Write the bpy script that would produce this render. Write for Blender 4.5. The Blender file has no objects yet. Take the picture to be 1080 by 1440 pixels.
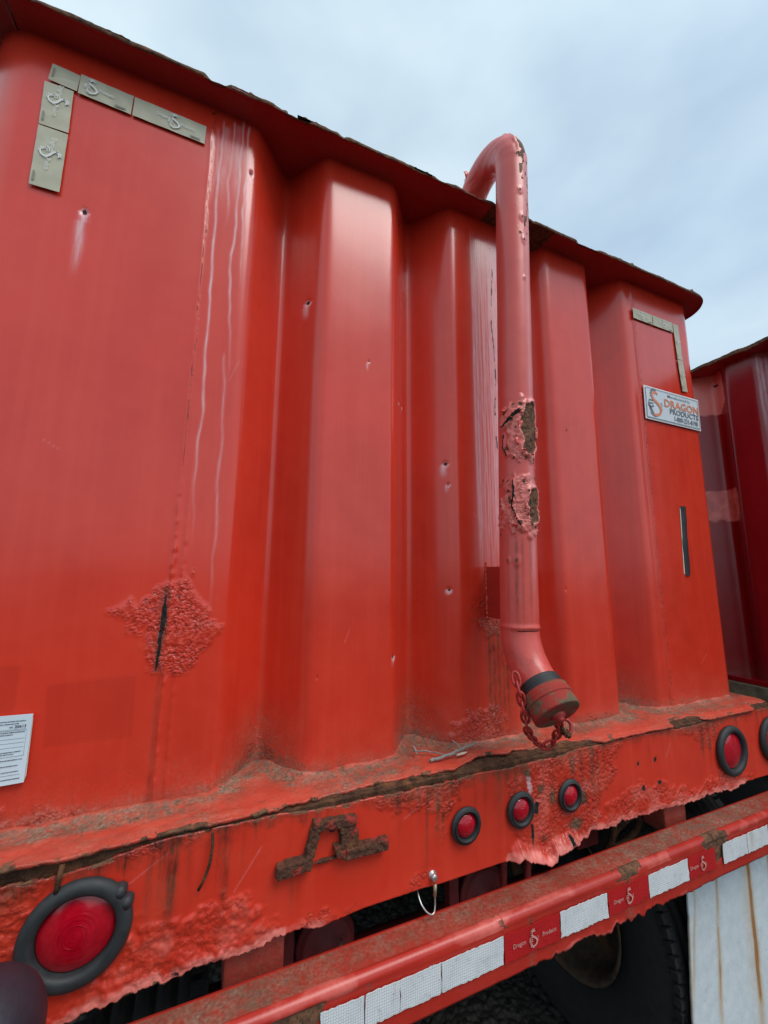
import bpy, math, random
import numpy as np
from mathutils import Vector, Matrix

random.seed(7); np.random.seed(7)
SC = bpy.context.scene
COL = SC.collection
RAD = math.radians

# ------------------------------------------------------------------ camera
CAM_H = 1.78                       # height of the lens above the gravel
FPX = 556.08                       # focal length in pixels of a 1080 x 1440 frame
AX = np.array([0.9222476, -0.06709745, 0.38073258])    # tank width axis seen from the camera
AZ = np.array([0.00806147, 0.98794721, 0.15458111])    # up
AY = np.array([-0.38651569, -0.13949279, 0.91167285])  # into the tank
cd = bpy.data.cameras.new('camera'); cam = bpy.data.objects.new('camera', cd); COL.objects.link(cam)
cd.sensor_fit = 'VERTICAL'; cd.sensor_height = 36.0; cd.lens = FPX / 1440 * 36.0
cd.clip_start = 0.02; cd.clip_end = 3000
rt = (AX[0], AY[0], AZ[0]); up = (AX[1], AY[1], AZ[1]); fw = (AX[2], AY[2], AZ[2])
cam.matrix_world = Matrix(((rt[0], up[0], -fw[0], 0), (rt[1], up[1], -fw[1], 0), (rt[2], up[2], -fw[2], CAM_H), (0, 0, 0, 1)))
SC.camera = cam
SC.cycles.max_bounces = 6; SC.cycles.diffuse_bounces = 3; SC.cycles.glossy_bounces = 3

# ------------------------------------------------------------------ sky
SUN_EL, SUN_AZ = RAD(57), RAD(152)      # azimuth clockwise from +Y: behind the photographer's right shoulder
w = bpy.data.worlds.new('World'); SC.world = w; w.use_nodes = True
nt = w.node_tree; nt.nodes.clear()
N = nt.nodes.new; L = nt.links.new
sky = N('ShaderNodeTexSky'); sky.sky_type = 'NISHITA'; sky.sun_disc = False
sky.sun_elevation = SUN_EL; sky.sun_rotation = SUN_AZ; sky.air_density = 1.0; sky.dust_density = 2.0; sky.ozone_density = 1.2
tc = N('ShaderNodeTexCoord'); mp = N('ShaderNodeMapping'); mp.inputs['Scale'].default_value = (1.0, 1.0, 2.2)
L(tc.outputs['Generated'], mp.inputs['Vector'])
n1 = N('ShaderNodeTexNoise'); n1.inputs['Scale'].default_value = 1.5; n1.inputs['Detail'].default_value = 5; n1.inputs['Roughness'].default_value = .5; n1.inputs['Distortion'].default_value = .35
n2 = N('ShaderNodeTexNoise'); n2.inputs['Scale'].default_value = 2.4; n2.inputs['Detail'].default_value = 4; n2.inputs['Roughness'].default_value = .45
L(mp.outputs[0], n1.inputs['Vector']); L(mp.outputs[0], n2.inputs['Vector'])
cr = N('ShaderNodeValToRGB'); L(n2.outputs['Fac'], cr.inputs['Fac'])
cr.color_ramp.elements[0].position = .33; cr.color_ramp.elements[0].color = (3.9, 5.2, 6.5, 1)
cr.color_ramp.elements[1].position = .66; cr.color_ramp.elements[1].color = (6.0, 7.3, 8.0, 1)
mr = N('ShaderNodeMapRange'); L(n1.outputs['Fac'], mr.inputs['Value'])
mr.inputs['From Min'].default_value = .3; mr.inputs['From Max'].default_value = .62; mr.inputs['To Min'].default_value = .72; mr.inputs['To Max'].default_value = .97
mx = N('ShaderNodeMix'); mx.data_type = 'RGBA'
L(mr.outputs[0], mx.inputs['Factor']); L(sky.outputs[0], mx.inputs['A']); L(cr.outputs[0], mx.inputs['B'])
bg = N('ShaderNodeBackground'); bg.inputs['Strength'].default_value = 0.1
wo = N('ShaderNodeOutputWorld'); L(mx.outputs['Result'], bg.inputs['Color']); L(bg.outputs[0], wo.inputs['Surface'])

sl = bpy.data.lights.new('sun', 'SUN'); sl.energy = 1.5; sl.angle = RAD(34); sl.color = (1, .955, .9)
so = bpy.data.objects.new('sun', sl); COL.objects.link(so)
sd = Vector((math.sin(SUN_AZ) * math.cos(SUN_EL), math.cos(SUN_AZ) * math.cos(SUN_EL), math.sin(SUN_EL)))
so.rotation_euler = sd.to_track_quat('Z', 'Y').to_euler(); so.location = (0, -6, 9)

vs = SC.view_settings; vs.view_transform = 'Standard'; vs.look = 'None'; vs.gamma = 1.0; vs.exposure = 0.42; vs.use_curve_mapping = False

# ------------------------------------------------------------------ helpers
def ray(px, py):
    d = np.array([px - 540.0, 720.0 - py, FPX])
    return np.array([d @ AX, d @ AY, d @ AZ])
def W(px, py, Y):                      # point of the photograph on the upright plane y = Y
    r = ray(px, py); r = r * (Y / r[1]); return np.array([r[0], r[1], r[2] + CAM_H])
def WZ(px, py, z):                     # ... on the level plane at height z
    r = ray(px, py); r = r * ((z - CAM_H) / r[2]); return np.array([r[0], r[1], r[2] + CAM_H])
def WX(px, py, X):
    r = ray(px, py); r = r * (X / r[0]); return np.array([r[0], r[1], r[2] + CAM_H])
def Z(z): return z + CAM_H             # heights measured from the lens

def _h(ix, iy, s): 
    v = np.sin(ix * 127.1 + iy * 311.7 + s * 74.7) * 43758.5453
    return v - np.floor(v)
def vn(x, y, s=0):
    ix = np.floor(x); iy = np.floor(y); fx = x - ix; fy = y - iy
    fx = fx * fx * (3 - 2 * fx); fy = fy * fy * (3 - 2 * fy)
    return (_h(ix, iy, s) * (1 - fx) + _h(ix + 1, iy, s) * fx) * (1 - fy) + (_h(ix, iy + 1, s) * (1 - fx) + _h(ix + 1, iy + 1, s) * fx) * fy
def fbm(x, y, s=0, o=4):
    a = .5; t = 0; n = 0
    for k in range(o):
        t = t + a * vn(x * 2 ** k + 13.7 * k, y * 2 ** k + 5.1 * k, s + k); n += a; a *= .5
    return t / n
def worley(x, y, s=0):                 # distance to the nearest cell point
    ix = np.floor(x); iy = np.floor(y); d = np.full(np.shape(x), 9.0)
    for i in (-1, 0, 1):
        for j in (-1, 0, 1):
            cx = ix + i; cy = iy + j
            d = np.minimum(d, (cx + _h(cx, cy, s) - x) ** 2 + (cy + _h(cx, cy, s + 3) - y) ** 2)
    return np.sqrt(d)
def blobs(x, y, size, s=0):            # blistered paint, 0..1
    wx = x + (fbm(x / size, y / size, s + 40, 2) - .5) * size * .9; wy = y + (fbm(x / size + 7, y / size, s + 50, 2) - .5) * size * .9
    a = np.clip(1 - worley(wx / size, wy / size, s) * 1.15, 0, 1)
    b = np.clip(1 - worley(wx / size * 2.3, wy / size * 2.3, s + 9) * 1.15, 0, 1)
    return a ** .7 * .65 + b * .35
def ss(a, b, x):
    t = np.clip((x - a) / (b - a), 0, 1); return t * t * (3 - 2 * t)
def sdf(px, py, poly):                 # signed distance, positive inside
    P = np.asarray(poly, float); Q = np.roll(P, -1, 0); d = np.full(px.shape, 1e9); ins = np.zeros(px.shape, bool)
    for (ax, ay), (bx, by) in zip(P, Q):
        ex, ey = bx - ax, by - ay; wx, wy = px - ax, py - ay
        t = np.clip((wx * ex + wy * ey) / (ex * ex + ey * ey + 1e-12), 0, 1)
        d = np.minimum(d, (wx - ex * t) ** 2 + (wy - ey * t) ** 2)
        c = ((ay > py) != (by > py)) & (px < (bx - ax) * (py - ay) / (by - ay + 1e-12) + ax)
        ins ^= c
    return np.where(ins, 1, -1) * np.sqrt(d)
def line_d(px, py, pts):               # distance to an open line, and the share of its length
    d = np.full(px.shape, 1e9); tt = np.zeros(px.shape); n = len(pts) - 1
    for k in range(n):
        (ax, ay), (bx, by) = pts[k], pts[k + 1]; ex, ey = bx - ax, by - ay
        t = np.clip(((px - ax) * ex + (py - ay) * ey) / (ex * ex + ey * ey + 1e-12), 0, 1)
        q = np.hypot(px - ax - ex * t, py - ay - ey * t); m = q < d
        d = np.where(m, q, d); tt = np.where(m, (k + t) / n, tt)
    return d, tt
def XZ(pts, Y): return [(W(a, b, Y)[0], W(a, b, Y)[2]) for a, b in pts]

def link(o, parent=None):
    COL.objects.link(o)
    if parent is not None:
        o.parent = parent
        if parent.type == 'EMPTY': o.location = o.location - parent.location
    return o
def mesh_np(name, V, F, mat, parent=None, smooth=True, attrs=None, loc=None):
    me = bpy.data.meshes.new(name)
    V = np.asarray(V, np.float32)
    if isinstance(F, np.ndarray):
        nf, k = F.shape
        me.vertices.add(len(V)); me.vertices.foreach_set('co', V.ravel())
        me.loops.add(nf * k); me.loops.foreach_set('vertex_index', F.astype(np.int32).ravel())
        me.polygons.add(nf); me.polygons.foreach_set('loop_start', np.arange(0, nf * k, k, dtype=np.int32))
        me.update(calc_edges=True)
    else:
        me.from_pydata(V.tolist(), [], F); me.update()
    me.polygons.foreach_set('use_smooth', np.full(len(me.polygons), bool(smooth)))
    for an, av in (attrs or {}).items():
        a = me.attributes.new(an, 'FLOAT', 'POINT'); a.data.foreach_set('value', np.asarray(av, np.float32).ravel())
    me.materials.append(mat)
    o = bpy.data.objects.new(name, me)
    if loc is not None: o.location = loc
    return link(o, parent)
def grid_f(nu, nv, closed=False):      # nu rows of nv points; closed joins the last point of a row to its first
    i = np.arange(nu - 1)[:, None]; j = np.arange(nv if closed else nv - 1)[None, :]; k = (j + 1) % nv
    return np.stack([i * nv + j, i * nv + k, (i + 1) * nv + k, (i + 1) * nv + j], -1).reshape(-1, 4)
def thing(name, label, cat, loc, group=None):
    o = bpy.data.objects.new(name, None); COL.objects.link(o); o.location = loc; o.empty_display_size = .1
    o['label'] = label; o['category'] = cat
    if group: o['group'] = group
    return o
def tag(o, label, cat, group=None):
    o['label'] = label; o['category'] = cat
    if group: o['group'] = group
    return o
class MB:
    def __init__(s): s.v = []; s.f = []
    def box(s, a, b, rot=None, piv=None):
        n = len(s.v)
        for x in (a[0], b[0]):
            for y in (a[1], b[1]):
                for z in (a[2], b[2]):
                    p = Vector((x, y, z))
                    if rot is not None: p = rot @ (p - Vector(piv)) + Vector(piv)
                    s.v.append(tuple(p))
        s.f += [[n + i for i in q] for q in ((0, 1, 3, 2), (4, 6, 7, 5), (0, 4, 5, 1), (2, 3, 7, 6), (0, 2, 6, 4), (1, 5, 7, 3))]; return s
    def prism(s, poly, y0, y1):        # polygon in x, z pushed through from y0 to y1
        n = len(s.v); k = len(poly)
        for y in (y0, y1): s.v += [(p[0], y, p[1]) for p in poly]
        s.f.append(list(range(n, n + k))); s.f.append(list(range(n + 2 * k - 1, n + k - 1, -1)))
        for i in range(k): j = (i + 1) % k; s.f.append([n + j, n + i, n + k + i, n + k + j])
        return s
    def tube(s, pts, r, k=10, cap=True):
        V, F = sweep(np.array(pts, float), r, k); n = len(s.v)
        s.v += [tuple(p) for p in V]; s.f += (F + n).tolist()
        if cap: s.f.append([n + i for i in range(k)][::-1]); s.f.append([n + len(V) - k + i for i in range(k)])
        return s
    def lathe(s, prof, c, axis, k=40):  # prof: (radius, distance along axis)
        a = Vector(axis).normalized(); b = a.orthogonal().normalized(); d = a.cross(b); n = len(s.v); m = len(prof)
        for i in range(k):
            t = 2 * math.pi * i / k; e = b * math.cos(t) + d * math.sin(t)
            for r, h in prof: s.v.append(tuple(Vector(c) + e * r + a * h))
        for i in range(k):
            j = (i + 1) % k
            for q in range(m - 1): s.f.append([n + i * m + q, n + j * m + q, n + j * m + q + 1, n + i * m + q + 1])
        return s
    def build(s, name, mat, parent=None, smooth=False, bevel=0, loc=None):
        o = mesh_np(name, s.v, s.f, mat, parent, smooth, None, loc)
        if bevel:
            m = o.modifiers.new('bevel', 'BEVEL'); m.width = bevel; m.segments = 2; m.limit_method = 'ANGLE'; m.angle_limit = RAD(40)
        return o
def sweep(P, r, k, start=None):
    T = np.gradient(P, axis=0); T /= np.linalg.norm(T, axis=1)[:, None]
    n = np.array(start if start is not None else ((1., 0, 0) if abs(T[0][0]) < .9 else (0, 1., 0)))
    V = []; rr = np.broadcast_to(np.asarray(r, float), (len(P),)); a = np.linspace(0, 2 * np.pi, k, endpoint=False)
    for i in range(len(P)):
        n = n - T[i] * (n @ T[i]); n /= np.linalg.norm(n); b = np.cross(T[i], n)
        V.append(P[i] + rr[i] * (np.cos(a)[:, None] * n + np.sin(a)[:, None] * b))
    return np.concatenate(V), grid_f(len(P), k, True)

def ribbon(pts, wd, close=False):
    pts = [Vector(p) for p in pts]; n = len(pts); v = []; f = []
    wds = wd if isinstance(wd, (list, tuple)) else [wd] * n
    for i in range(n):
        a = pts[max(i - 1, 0)]; b = pts[min(i + 1, n - 1)]; t = (b - a).normalized(); q = Vector((-t.y, t.x)) * wds[i] / 2; v += [pts[i] + q, pts[i] - q]
    f = [[2 * i, 2 * i + 1, 2 * i + 3, 2 * i + 2] for i in range(n - 1)]; return v, f
class Flat:                                                             # flat artwork in its own 2D frame
    def __init__(s): s.v = []; s.f = []
    def add(s, vf):
        n = len(s.v); s.v += [tuple(p) for p in vf[0]]; s.f += [[n + i for i in q] for q in vf[1]]; return s
    def poly(s, pts): return s.add(([Vector(p) for p in pts], [list(range(len(pts)))]))
    def text(s, body, x, y, h, wmax=None, align='LEFT', shear=0):
        c = bpy.data.curves.new('t', 'FONT'); c.body = body; c.size = 1; c.align_x = 'LEFT'; c.resolution_u = 2; c.shear = shear; c.offset = .022 if h > .02 else .004
        o = bpy.data.objects.new('t', c); COL.objects.link(o); bpy.context.view_layer.update(); me = bpy.data.meshes.new_from_object(o.evaluated_get(bpy.context.evaluated_depsgraph_get()))
        P_ = np.array([q.co[:] for q in me.vertices]) if len(me.vertices) else np.zeros((0, 3)); F_ = [list(q.vertices) for q in me.polygons]
        bpy.data.objects.remove(o); bpy.data.curves.remove(c); bpy.data.meshes.remove(me)
        if not len(P_): return s
        k = h / .72; ww = P_[:, 0].max() * k; kx = k * (wmax / ww if wmax else 1); ww = wmax or ww
        x0 = x - (ww / 2 if align == 'CENTER' else 0)
        s.add(([(x0 + p[0] * kx, y + p[1] * k) for p in P_], F_)); return s
    def put(s, name, mat, fn, parent):
        o = mesh_np(name, [fn(p[0], p[1]) for p in s.v], s.f, mat, parent, False); return o
def dragon(F, cx, cy, h, body=True, wings=True, rot=0):
    """A coiled dragon emblem: S-shaped body, spiky crest, wing strokes."""
    S_ = []; 
    ctl = [(.10, .40), (.0, .46), (-.16, .40), (-.2, .28), (-.10, .16), (.06, .06), (.20, -.06), (.24, -.22), (.14, -.36), (-.05, -.42), (-.22, -.40)]
    c2 = [Vector(p) for p in ctl]; 
    for i in range(len(c2) - 1):
        p0, p1, p2, p3 = c2[max(i - 1, 0)], c2[i], c2[i + 1], c2[min(i + 2, len(c2) - 1)]
        for k in range(5):
            t = k / 5; S_.append(.5 * ((2 * p1) + (p2 - p0) * t + (2 * p0 - 5 * p1 + 4 * p2 - p3) * t * t + (3 * p1 - p0 - 3 * p2 + p3) * t ** 3))
    n = len(S_)
    if body: F.add(ribbon([(cx + p.x * h, cy + p.y * h) for p in S_], [h * (.045 + .075 * math.sin(math.pi * min(1, i / n * .85 + .05))) for i in range(n)]))
    if wings:
        for k in range(6):
            a = RAD(60 + 26 * k); F.add(ribbon([(cx + (-.05 + .14 * math.cos(a)) * h, cy + (.36 + .14 * math.sin(a)) * h), (cx + (-.05 + .26 * math.cos(a + .25)) * h, cy + (.36 + .26 * math.sin(a + .25)) * h)], [h * .07, h * .02]))
        for k in range(3):
            F.add(ribbon([(cx + (-.14 + .02 * k) * h, cy + (.1 - .1 * k) * h), (cx + (-.34 + .02 * k) * h, cy + (.12 - .13 * k) * h), (cx + (-.40 + .06 * k) * h, cy + (-.10 - .11 * k) * h), (cx + (-.22 + .05 * k) * h, cy + (-.2 - .08 * k) * h)], h * .05))
        F.add(ribbon([(cx + .3 * h, cy + .1 * h), (cx + .38 * h, cy + .0 * h), (cx + .30 * h, cy - .08 * h), (cx + .36 * h, cy - .2 * h)], h * .03))
        F.add(ribbon([(cx - .30 * h, cy - .38 * h), (cx - .1 * h, cy - .48 * h), (cx + .02 * h, cy - .47 * h)], h * .05))
    return F

# ------------------------------------------------------------------ materials
class NT:
    def __init__(s, name):
        s.m = bpy.data.materials.new(name); s.m.use_nodes = True; s.t = s.m.node_tree; s.t.nodes.clear()
        s.out = s.n('ShaderNodeOutputMaterial'); s.b = s.n('ShaderNodeBsdfPrincipled'); s.l(s.b.outputs[0], s.out.inputs[0])
        s.geo = s.n('ShaderNodeTexCoord').outputs['Object']
    def n(s, t): return s.t.nodes.new(t)
    def l(s, a, b): s.t.links.new(a, b)
    def put(s, v, sock):
        if isinstance(v, (int, float)): sock.default_value = v
        elif isinstance(v, tuple): sock.default_value = v if len(v) == 4 or sock.type == 'VECTOR' else (*v, 1)
        else: s.l(v, sock)
    def noise(s, scale, det=4, rough=.55, stretch=None, dist=0):
        x = s.n('ShaderNodeTexNoise'); x.inputs['Scale'].default_value = scale; x.inputs['Detail'].default_value = det; x.inputs['Roughness'].default_value = rough; x.inputs['Distortion'].default_value = dist
        v = s.geo
        if stretch:
            m = s.n('ShaderNodeMapping'); m.inputs['Scale'].default_value = stretch; s.l(v, m.inputs[0]); v = m.outputs[0]
        s.l(v, x.inputs['Vector']); return x.outputs['Fac']
    def attr(s, name):
        a = s.n('ShaderNodeAttribute'); a.attribute_name = name; return a.outputs['Fac']
    def math(s, op, a, b=0.0, c=None, clamp=False):
        x = s.n('ShaderNodeMath'); x.operation = op; x.use_clamp = clamp; s.put(a, x.inputs[0]); s.put(b, x.inputs[1])
        if c is not None: s.put(c, x.inputs[2])
        return x.outputs[0]
    def rng(s, v, a, b, c=0.0, d=1.0, smooth=False):
        x = s.n('ShaderNodeMapRange'); x.interpolation_type = 'SMOOTHSTEP' if smooth else 'LINEAR'
        for k, q in (('Value', v), ('From Min', a), ('From Max', b), ('To Min', c), ('To Max', d)): s.put(q, x.inputs[k])
        return x.outputs[0]
    def mix(s, f, a, b, mode='MIX'):
        x = s.n('ShaderNodeMix'); x.data_type = 'RGBA'; x.blend_type = mode; s.put(f, x.inputs['Factor']); s.put(a, x.inputs['A']); s.put(b, x.inputs['B']); return x.outputs['Result']
    def bump(s, h, dist=.002, st=1.0, nrm=None):
        x = s.n('ShaderNodeBump'); x.inputs['Strength'].default_value = st; x.inputs['Distance'].default_value = dist; s.l(h, x.inputs['Height'])
        if nrm is not None: s.l(nrm, x.inputs['Normal'])
        return x.outputs[0]
    def fin(s, col, rough, nrm=None, metal=0.0, spec=.5):
        s.put(col, s.b.inputs['Base Color']); s.put(rough, s.b.inputs['Roughness']); s.put(metal, s.b.inputs['Metallic']); s.b.inputs['Specular IOR Level'].default_value = spec
        if nrm is not None: s.l(nrm, s.b.inputs['Normal'])
        return s.m

RED = (.70, .038, .016)
def paint(name, base=RED, rough=.3, gloss_noise=.08, dust=.0, bumpy=.0, coat=0):
    """Red tank paint. Reads the mesh attributes chalk, dirt, rust, hole, pale, shade (absent = 0)."""
    p = NT(name)
    big = p.noise(1.7, 3, .6); mid = p.noise(14, 4, .6); fine = p.noise(150, 2, .6); run = p.noise(9, 3, .6, (3.2, 3.2, .12)); med = p.noise(60, 4, .7)
    dark = tuple(c * .78 for c in base); lite = (min(1, base[0] * 1.07), base[1] * 1.7, base[2] * 1.9)
    c = p.mix(p.rng(big, .3, .7), dark, base); c = p.mix(p.rng(mid, .35, .75, 0, .35), c, lite); c = p.mix(p.rng(run, .48, .75, 0, .4), c, lite)
    c = p.mix(p.math('MULTIPLY', p.attr('repaint'), .55), c, tuple(k * .55 for k in base))
    pale = p.rng(p.math('ADD', p.attr('pale'), p.math('MULTIPLY', p.math('SUBTRACT', mid, .5), .9)), .3, .75)
    c = p.mix(p.math('MULTIPLY', pale, p.math('GREATER_THAN', p.attr('pale'), .02)), c, (.80, .21, .17))
    ch = p.math('MULTIPLY', p.attr('chalk'), p.rng(p.noise(60, 3, .65, (4, 4, .25)), .25, .6, .25, 1.0))
    c = p.mix(p.math('MULTIPLY', ch, .85, clamp=True), c, (.82, .60, .64))
    df = p.math('ADD', p.attr('dirt'), dust)
    dm = p.math('MULTIPLY', df, p.rng(med, .27, .72, .25, 1.15), clamp=True)
    dcol = p.mix(p.rng(fine, .3, .75), (.13, .062, .036), p.mix(p.rng(mid, .4, .6), (.20, .11, .072), (.33, .215, .15)))
    c = p.mix(dm, c, dcol)
    st_ = p.math('MULTIPLY', p.attr('stain'), p.rng(p.noise(70, 4, .7, (2.5, 2.5, .5)), .28, .6, .25, 1.15), clamp=True)
    c = p.mix(p.math('MULTIPLY', st_, .95), c, p.mix(p.rng(mid, .4, .6), (.085, .020, .012), (.19, .055, .028)))
    ra = p.attr('rust'); rm = p.math('MULTIPLY', p.rng(p.math('ADD', ra, p.math('MULTIPLY', p.math('SUBTRACT', med, .5), .9)), .45, .53), p.math('GREATER_THAN', ra, .03))
    rc = p.mix(p.rng(med, .38, .62), (.060, .026, .014), (.185, .084, .040)); rc = p.mix(p.rng(fine, .58, .7, 0, .6), rc, (.20, .068, .026)); rc = p.mix(p.rng(fine, .42, .3, 0, .8), rc, (.018, .010, .007))
    c = p.mix(rm, c, rc)
    speck = p.math('GREATER_THAN', fine, .80)
    c = p.mix(p.math('MULTIPLY', speck, .45), c, (.16, .03, .02))
    hm = p.rng(p.attr('hole_shade'), .4, .6); c = p.mix(hm, c, (.006, .005, .005))
    r0 = p.math('ADD', rough - gloss_noise, p.math('MULTIPLY', mid, gloss_noise * 2)); r0 = p.math('ADD', r0, p.math('MULTIPLY', ch, .15))
    rr = p.math('MAXIMUM', p.math('MAXIMUM', r0, p.math('MULTIPLY', rm, .92)), p.math('MULTIPLY', dm, .85)); rr = p.math('MAXIMUM', rr, p.math('MULTIPLY', hm, .95))
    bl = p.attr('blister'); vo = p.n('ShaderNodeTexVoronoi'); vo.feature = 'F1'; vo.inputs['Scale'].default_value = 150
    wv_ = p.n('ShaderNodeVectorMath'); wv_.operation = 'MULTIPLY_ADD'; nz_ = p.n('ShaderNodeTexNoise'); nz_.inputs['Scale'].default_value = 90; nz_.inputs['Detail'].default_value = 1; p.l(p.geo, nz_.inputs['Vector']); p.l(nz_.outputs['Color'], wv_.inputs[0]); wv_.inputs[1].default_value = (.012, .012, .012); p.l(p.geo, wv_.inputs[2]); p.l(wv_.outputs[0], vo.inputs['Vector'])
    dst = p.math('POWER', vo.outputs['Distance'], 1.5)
    h = p.math('ADD', p.math('MULTIPLY', mid, .07), p.math('MULTIPLY', fine, p.math('ADD', .035 + bumpy, p.math('MULTIPLY', p.math('ADD', ra, df), .7))))
    h = p.math('SUBTRACT', h, p.math('MULTIPLY', rm, .5)); h = p.math('SUBTRACT', h, p.math('MULTIPLY', hm, .45))
    h = p.math('SUBTRACT', h, p.math('MULTIPLY', p.math('MULTIPLY', bl, dst), 1.2))
    cr_ = p.math('MULTIPLY', bl, p.rng(vo.outputs['Distance'], .5, .9, 0, .45)); c = p.mix(cr_, c, (.12, .02, .014))  # dirt in blister crevices, with crease shading painted into the colour
    if coat: p.b.inputs['Coat Weight'].default_value = coat; p.b.inputs['Coat Roughness'].default_value = .16; p.b.inputs['Coat IOR'].default_value = 1.5
    return p.fin(c, rr, p.bump(h, .0022, .9))

def rusty(name, a=(.05, .03, .021), b=(.16, .09, .055), rough=.92, scale=40, bd=.004, red=0.0):
    p = NT(name); n = p.noise(scale, 7, .72); n3 = p.noise(scale * 4, 4, .7); c = p.mix(p.rng(n, .33, .66), a, b)
    c = p.mix(p.rng(p.noise(scale * .6, 4), .55, .7, 0, .7), c, (.24, .09, .035)); c = p.mix(p.rng(n3, .6, .75, 0, .6), c, (.012, .009, .008))
    if red: c = p.mix(p.rng(p.noise(scale * .35, 5, .7), .6 - red * .3, .66 - red * .3), c, (.36, .04, .03))
    h = p.math('ADD', n, p.math('MULTIPLY', n3, .5)); return p.fin(c, rough, p.bump(h, bd, 1.0), 0, .3)
def plain(name, col, rough=.5, var=.2, scale=25, bd=.001, metal=0.0, spec=.5, rvar=.1):
    p = NT(name); n = p.noise(scale, 6, .65); c = p.mix(p.rng(n, .3, .7), tuple(k * (1 - var) for k in col), tuple(min(1, k * (1 + var)) for k in col))
    r = p.rng(n, .3, .7, rough - rvar, min(1, rough + rvar)); return p.fin(c, r, p.bump(p.noise(scale * 6, 4, .6), bd, .6), metal, spec)

M = {}
M['wall'] = paint('tank_paint', rough=.24, gloss_noise=.035, coat=.34)
M['beam'] = paint('beam_paint', rough=.36, bumpy=.06)
M['deck'] = paint('deck_paint', (.64, .06, .03), rough=.5, bumpy=.3, dust=.16)
M['bumper'] = paint('bumper_paint', (.48, .024, .014), rough=.34, dust=.04, bumpy=.05)
M['hanger'] = paint('hanger_paint', (.44, .03, .02), rough=.5, dust=.42, bumpy=.2)
M['pipe'] = paint('pipe_paint', (.72, .090, .070), rough=.34, coat=.06, bumpy=.03)
M['rim'] = paint('rim_paint', (.42, .018, .016), rough=.36)
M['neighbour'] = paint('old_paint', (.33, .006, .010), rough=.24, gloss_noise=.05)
M['under'] = plain('underbody_paint', (.22, .02, .02), .6, .4, 20)
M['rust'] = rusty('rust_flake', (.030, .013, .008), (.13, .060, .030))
M['rust_bar'] = rusty('rust_pitted', (.045, .022, .016), (.17, .07, .04), .9, 90, .004, .18)
M['rust_pipe'] = rusty('rusted_cap', (.10, .070, .040), (.20, .145, .085), .8, 60, .002, .5)
M['chain'] = plain('chain_paint', (.40, .03, .025), .42, .35, 120)
M['rubber'] = plain('grommet_rubber', (.024, .027, .029), .62, .25, 40, .0006)
M['black'] = plain('black_steel', (.012, .011, .011), .8, .3)
M['tape_black'] = plain('black_mastic', (.018, .019, .022), .5, .4, 120, .003)
M['tyre'] = plain('tyre_rubber', (.022, .021, .020), .85, .35, 30, .002)
M['wheel'] = rusty('wheel_rust', (.05, .035, .028), (.14, .095, .06), .8, 22, .001)
M['steel'] = plain('bare_steel', (.55, .55, .53), .34, .2, 60, .0004, .85)
M['brass'] = plain('crimp_brass', (.35, .27, .17), .45, .3, 60, .0004, .7)
M['twig'] = plain('dry_twig', (.24, .215, .20), .85, .4, 140, .002)
M['leaf'] = plain('dry_leaf', (.55, .50, .40), .8, .2, 140, .001)
M['paper_edge'] = plain('torn_backing', (.62, .58, .50), .8, .1)
M['ink'] = plain('dark_ink', (.05, .06, .10), .6, .1)
M['grey_ink'] = plain('grey_ink', (.17, .18, .21), .6, .1)
M['orange_ink'] = plain('orange_ink', (.72, .24, .13), .5, .15)
M['white_ink'] = plain('white_ink', (.72, .72, .69), .5, .05)
M['worn_ink'] = plain('worn_print', (.62, .32, .28), .6, .3, 60)
M['faint_ink'] = plain('faint_ink', (.24, .225, .18), .6, .05)
M['sign_white'] = plain('sign_film', (.64, .71, .76), .35, .06, 8, .0003)
M['sign_edge'] = plain('sign_edge_white', (.75, .78, .8), .4, .05)
M['paper'] = plain('placard_paper', (.62, .72, .78), .55, .06, 9, .0006)
M['flap_under'] = None
M['olive'] = plain('mossy_steel', (.20, .17, .10), .85, .5, 16, .003)
M['plum'] = plain('dark_plum_vinyl', (.022, .017, .026), .42, .3, 12, .001)

def tape_mat(name, a, b, cell=210, rough=.35):
    p = NT(name); v = p.n('ShaderNodeTexVoronoi'); v.feature = 'DISTANCE_TO_EDGE'; v.inputs['Scale'].default_value = cell; v.inputs['Randomness'].default_value = .15
    p.l(p.geo, v.inputs['Vector']); e = p.rng(v.outputs['Distance'], .02, .14)
    c = p.mix(e, b, a); c = p.mix(p.rng(p.noise(45, 6, .75), .52, .72, 0, .45), c, tuple(k * .55 for k in a)); c = p.mix(p.rng(p.noise(150, 3, .6), .66, .72, 0, .8), c, tuple(k * .3 for k in a))
    c = p.mix(p.rng(p.noise(17, 5, .7, (1, 1, .4)), .6, .75, 0, .55), c, (.36, .22, .10))
    return p.fin(c, rough, p.bump(e, .0006, .5))
M['white_tape'] = tape_mat('white_reflective', (.74, .76, .77), (.50, .52, .54))
M['red_tape'] = tape_mat('red_reflective', (.52, .012, .014), (.36, .01, .012))
def tan_tape():
    p = NT('tan_reflective'); c = p.mix(p.rng(p.noise(30, 4), .3, .7), (.43, .405, .29), (.50, .475, .35)); return p.fin(c, .42, p.bump(p.noise(500, 2), .0003, .4))
M['tan_tape'] = tan_tape()
def lens_mat():
    p = NT('red_lens'); c = p.mix(p.rng(p.noise(60, 4, .6), .35, .7), (.40, .002, .012), (.52, .006, .02)); m = p.fin(c, .14, p.bump(p.noise(260, 2), .0004, .3))
    p.b.inputs['Subsurface Weight'].default_value = .25; p.b.inputs['Subsurface Radius'].default_value = (.02, .002, .002); p.b.inputs['Coat Weight'].default_value = .3; p.b.inputs['Coat Roughness'].default_value = .2
    return m
M['lens'] = lens_mat()
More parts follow.
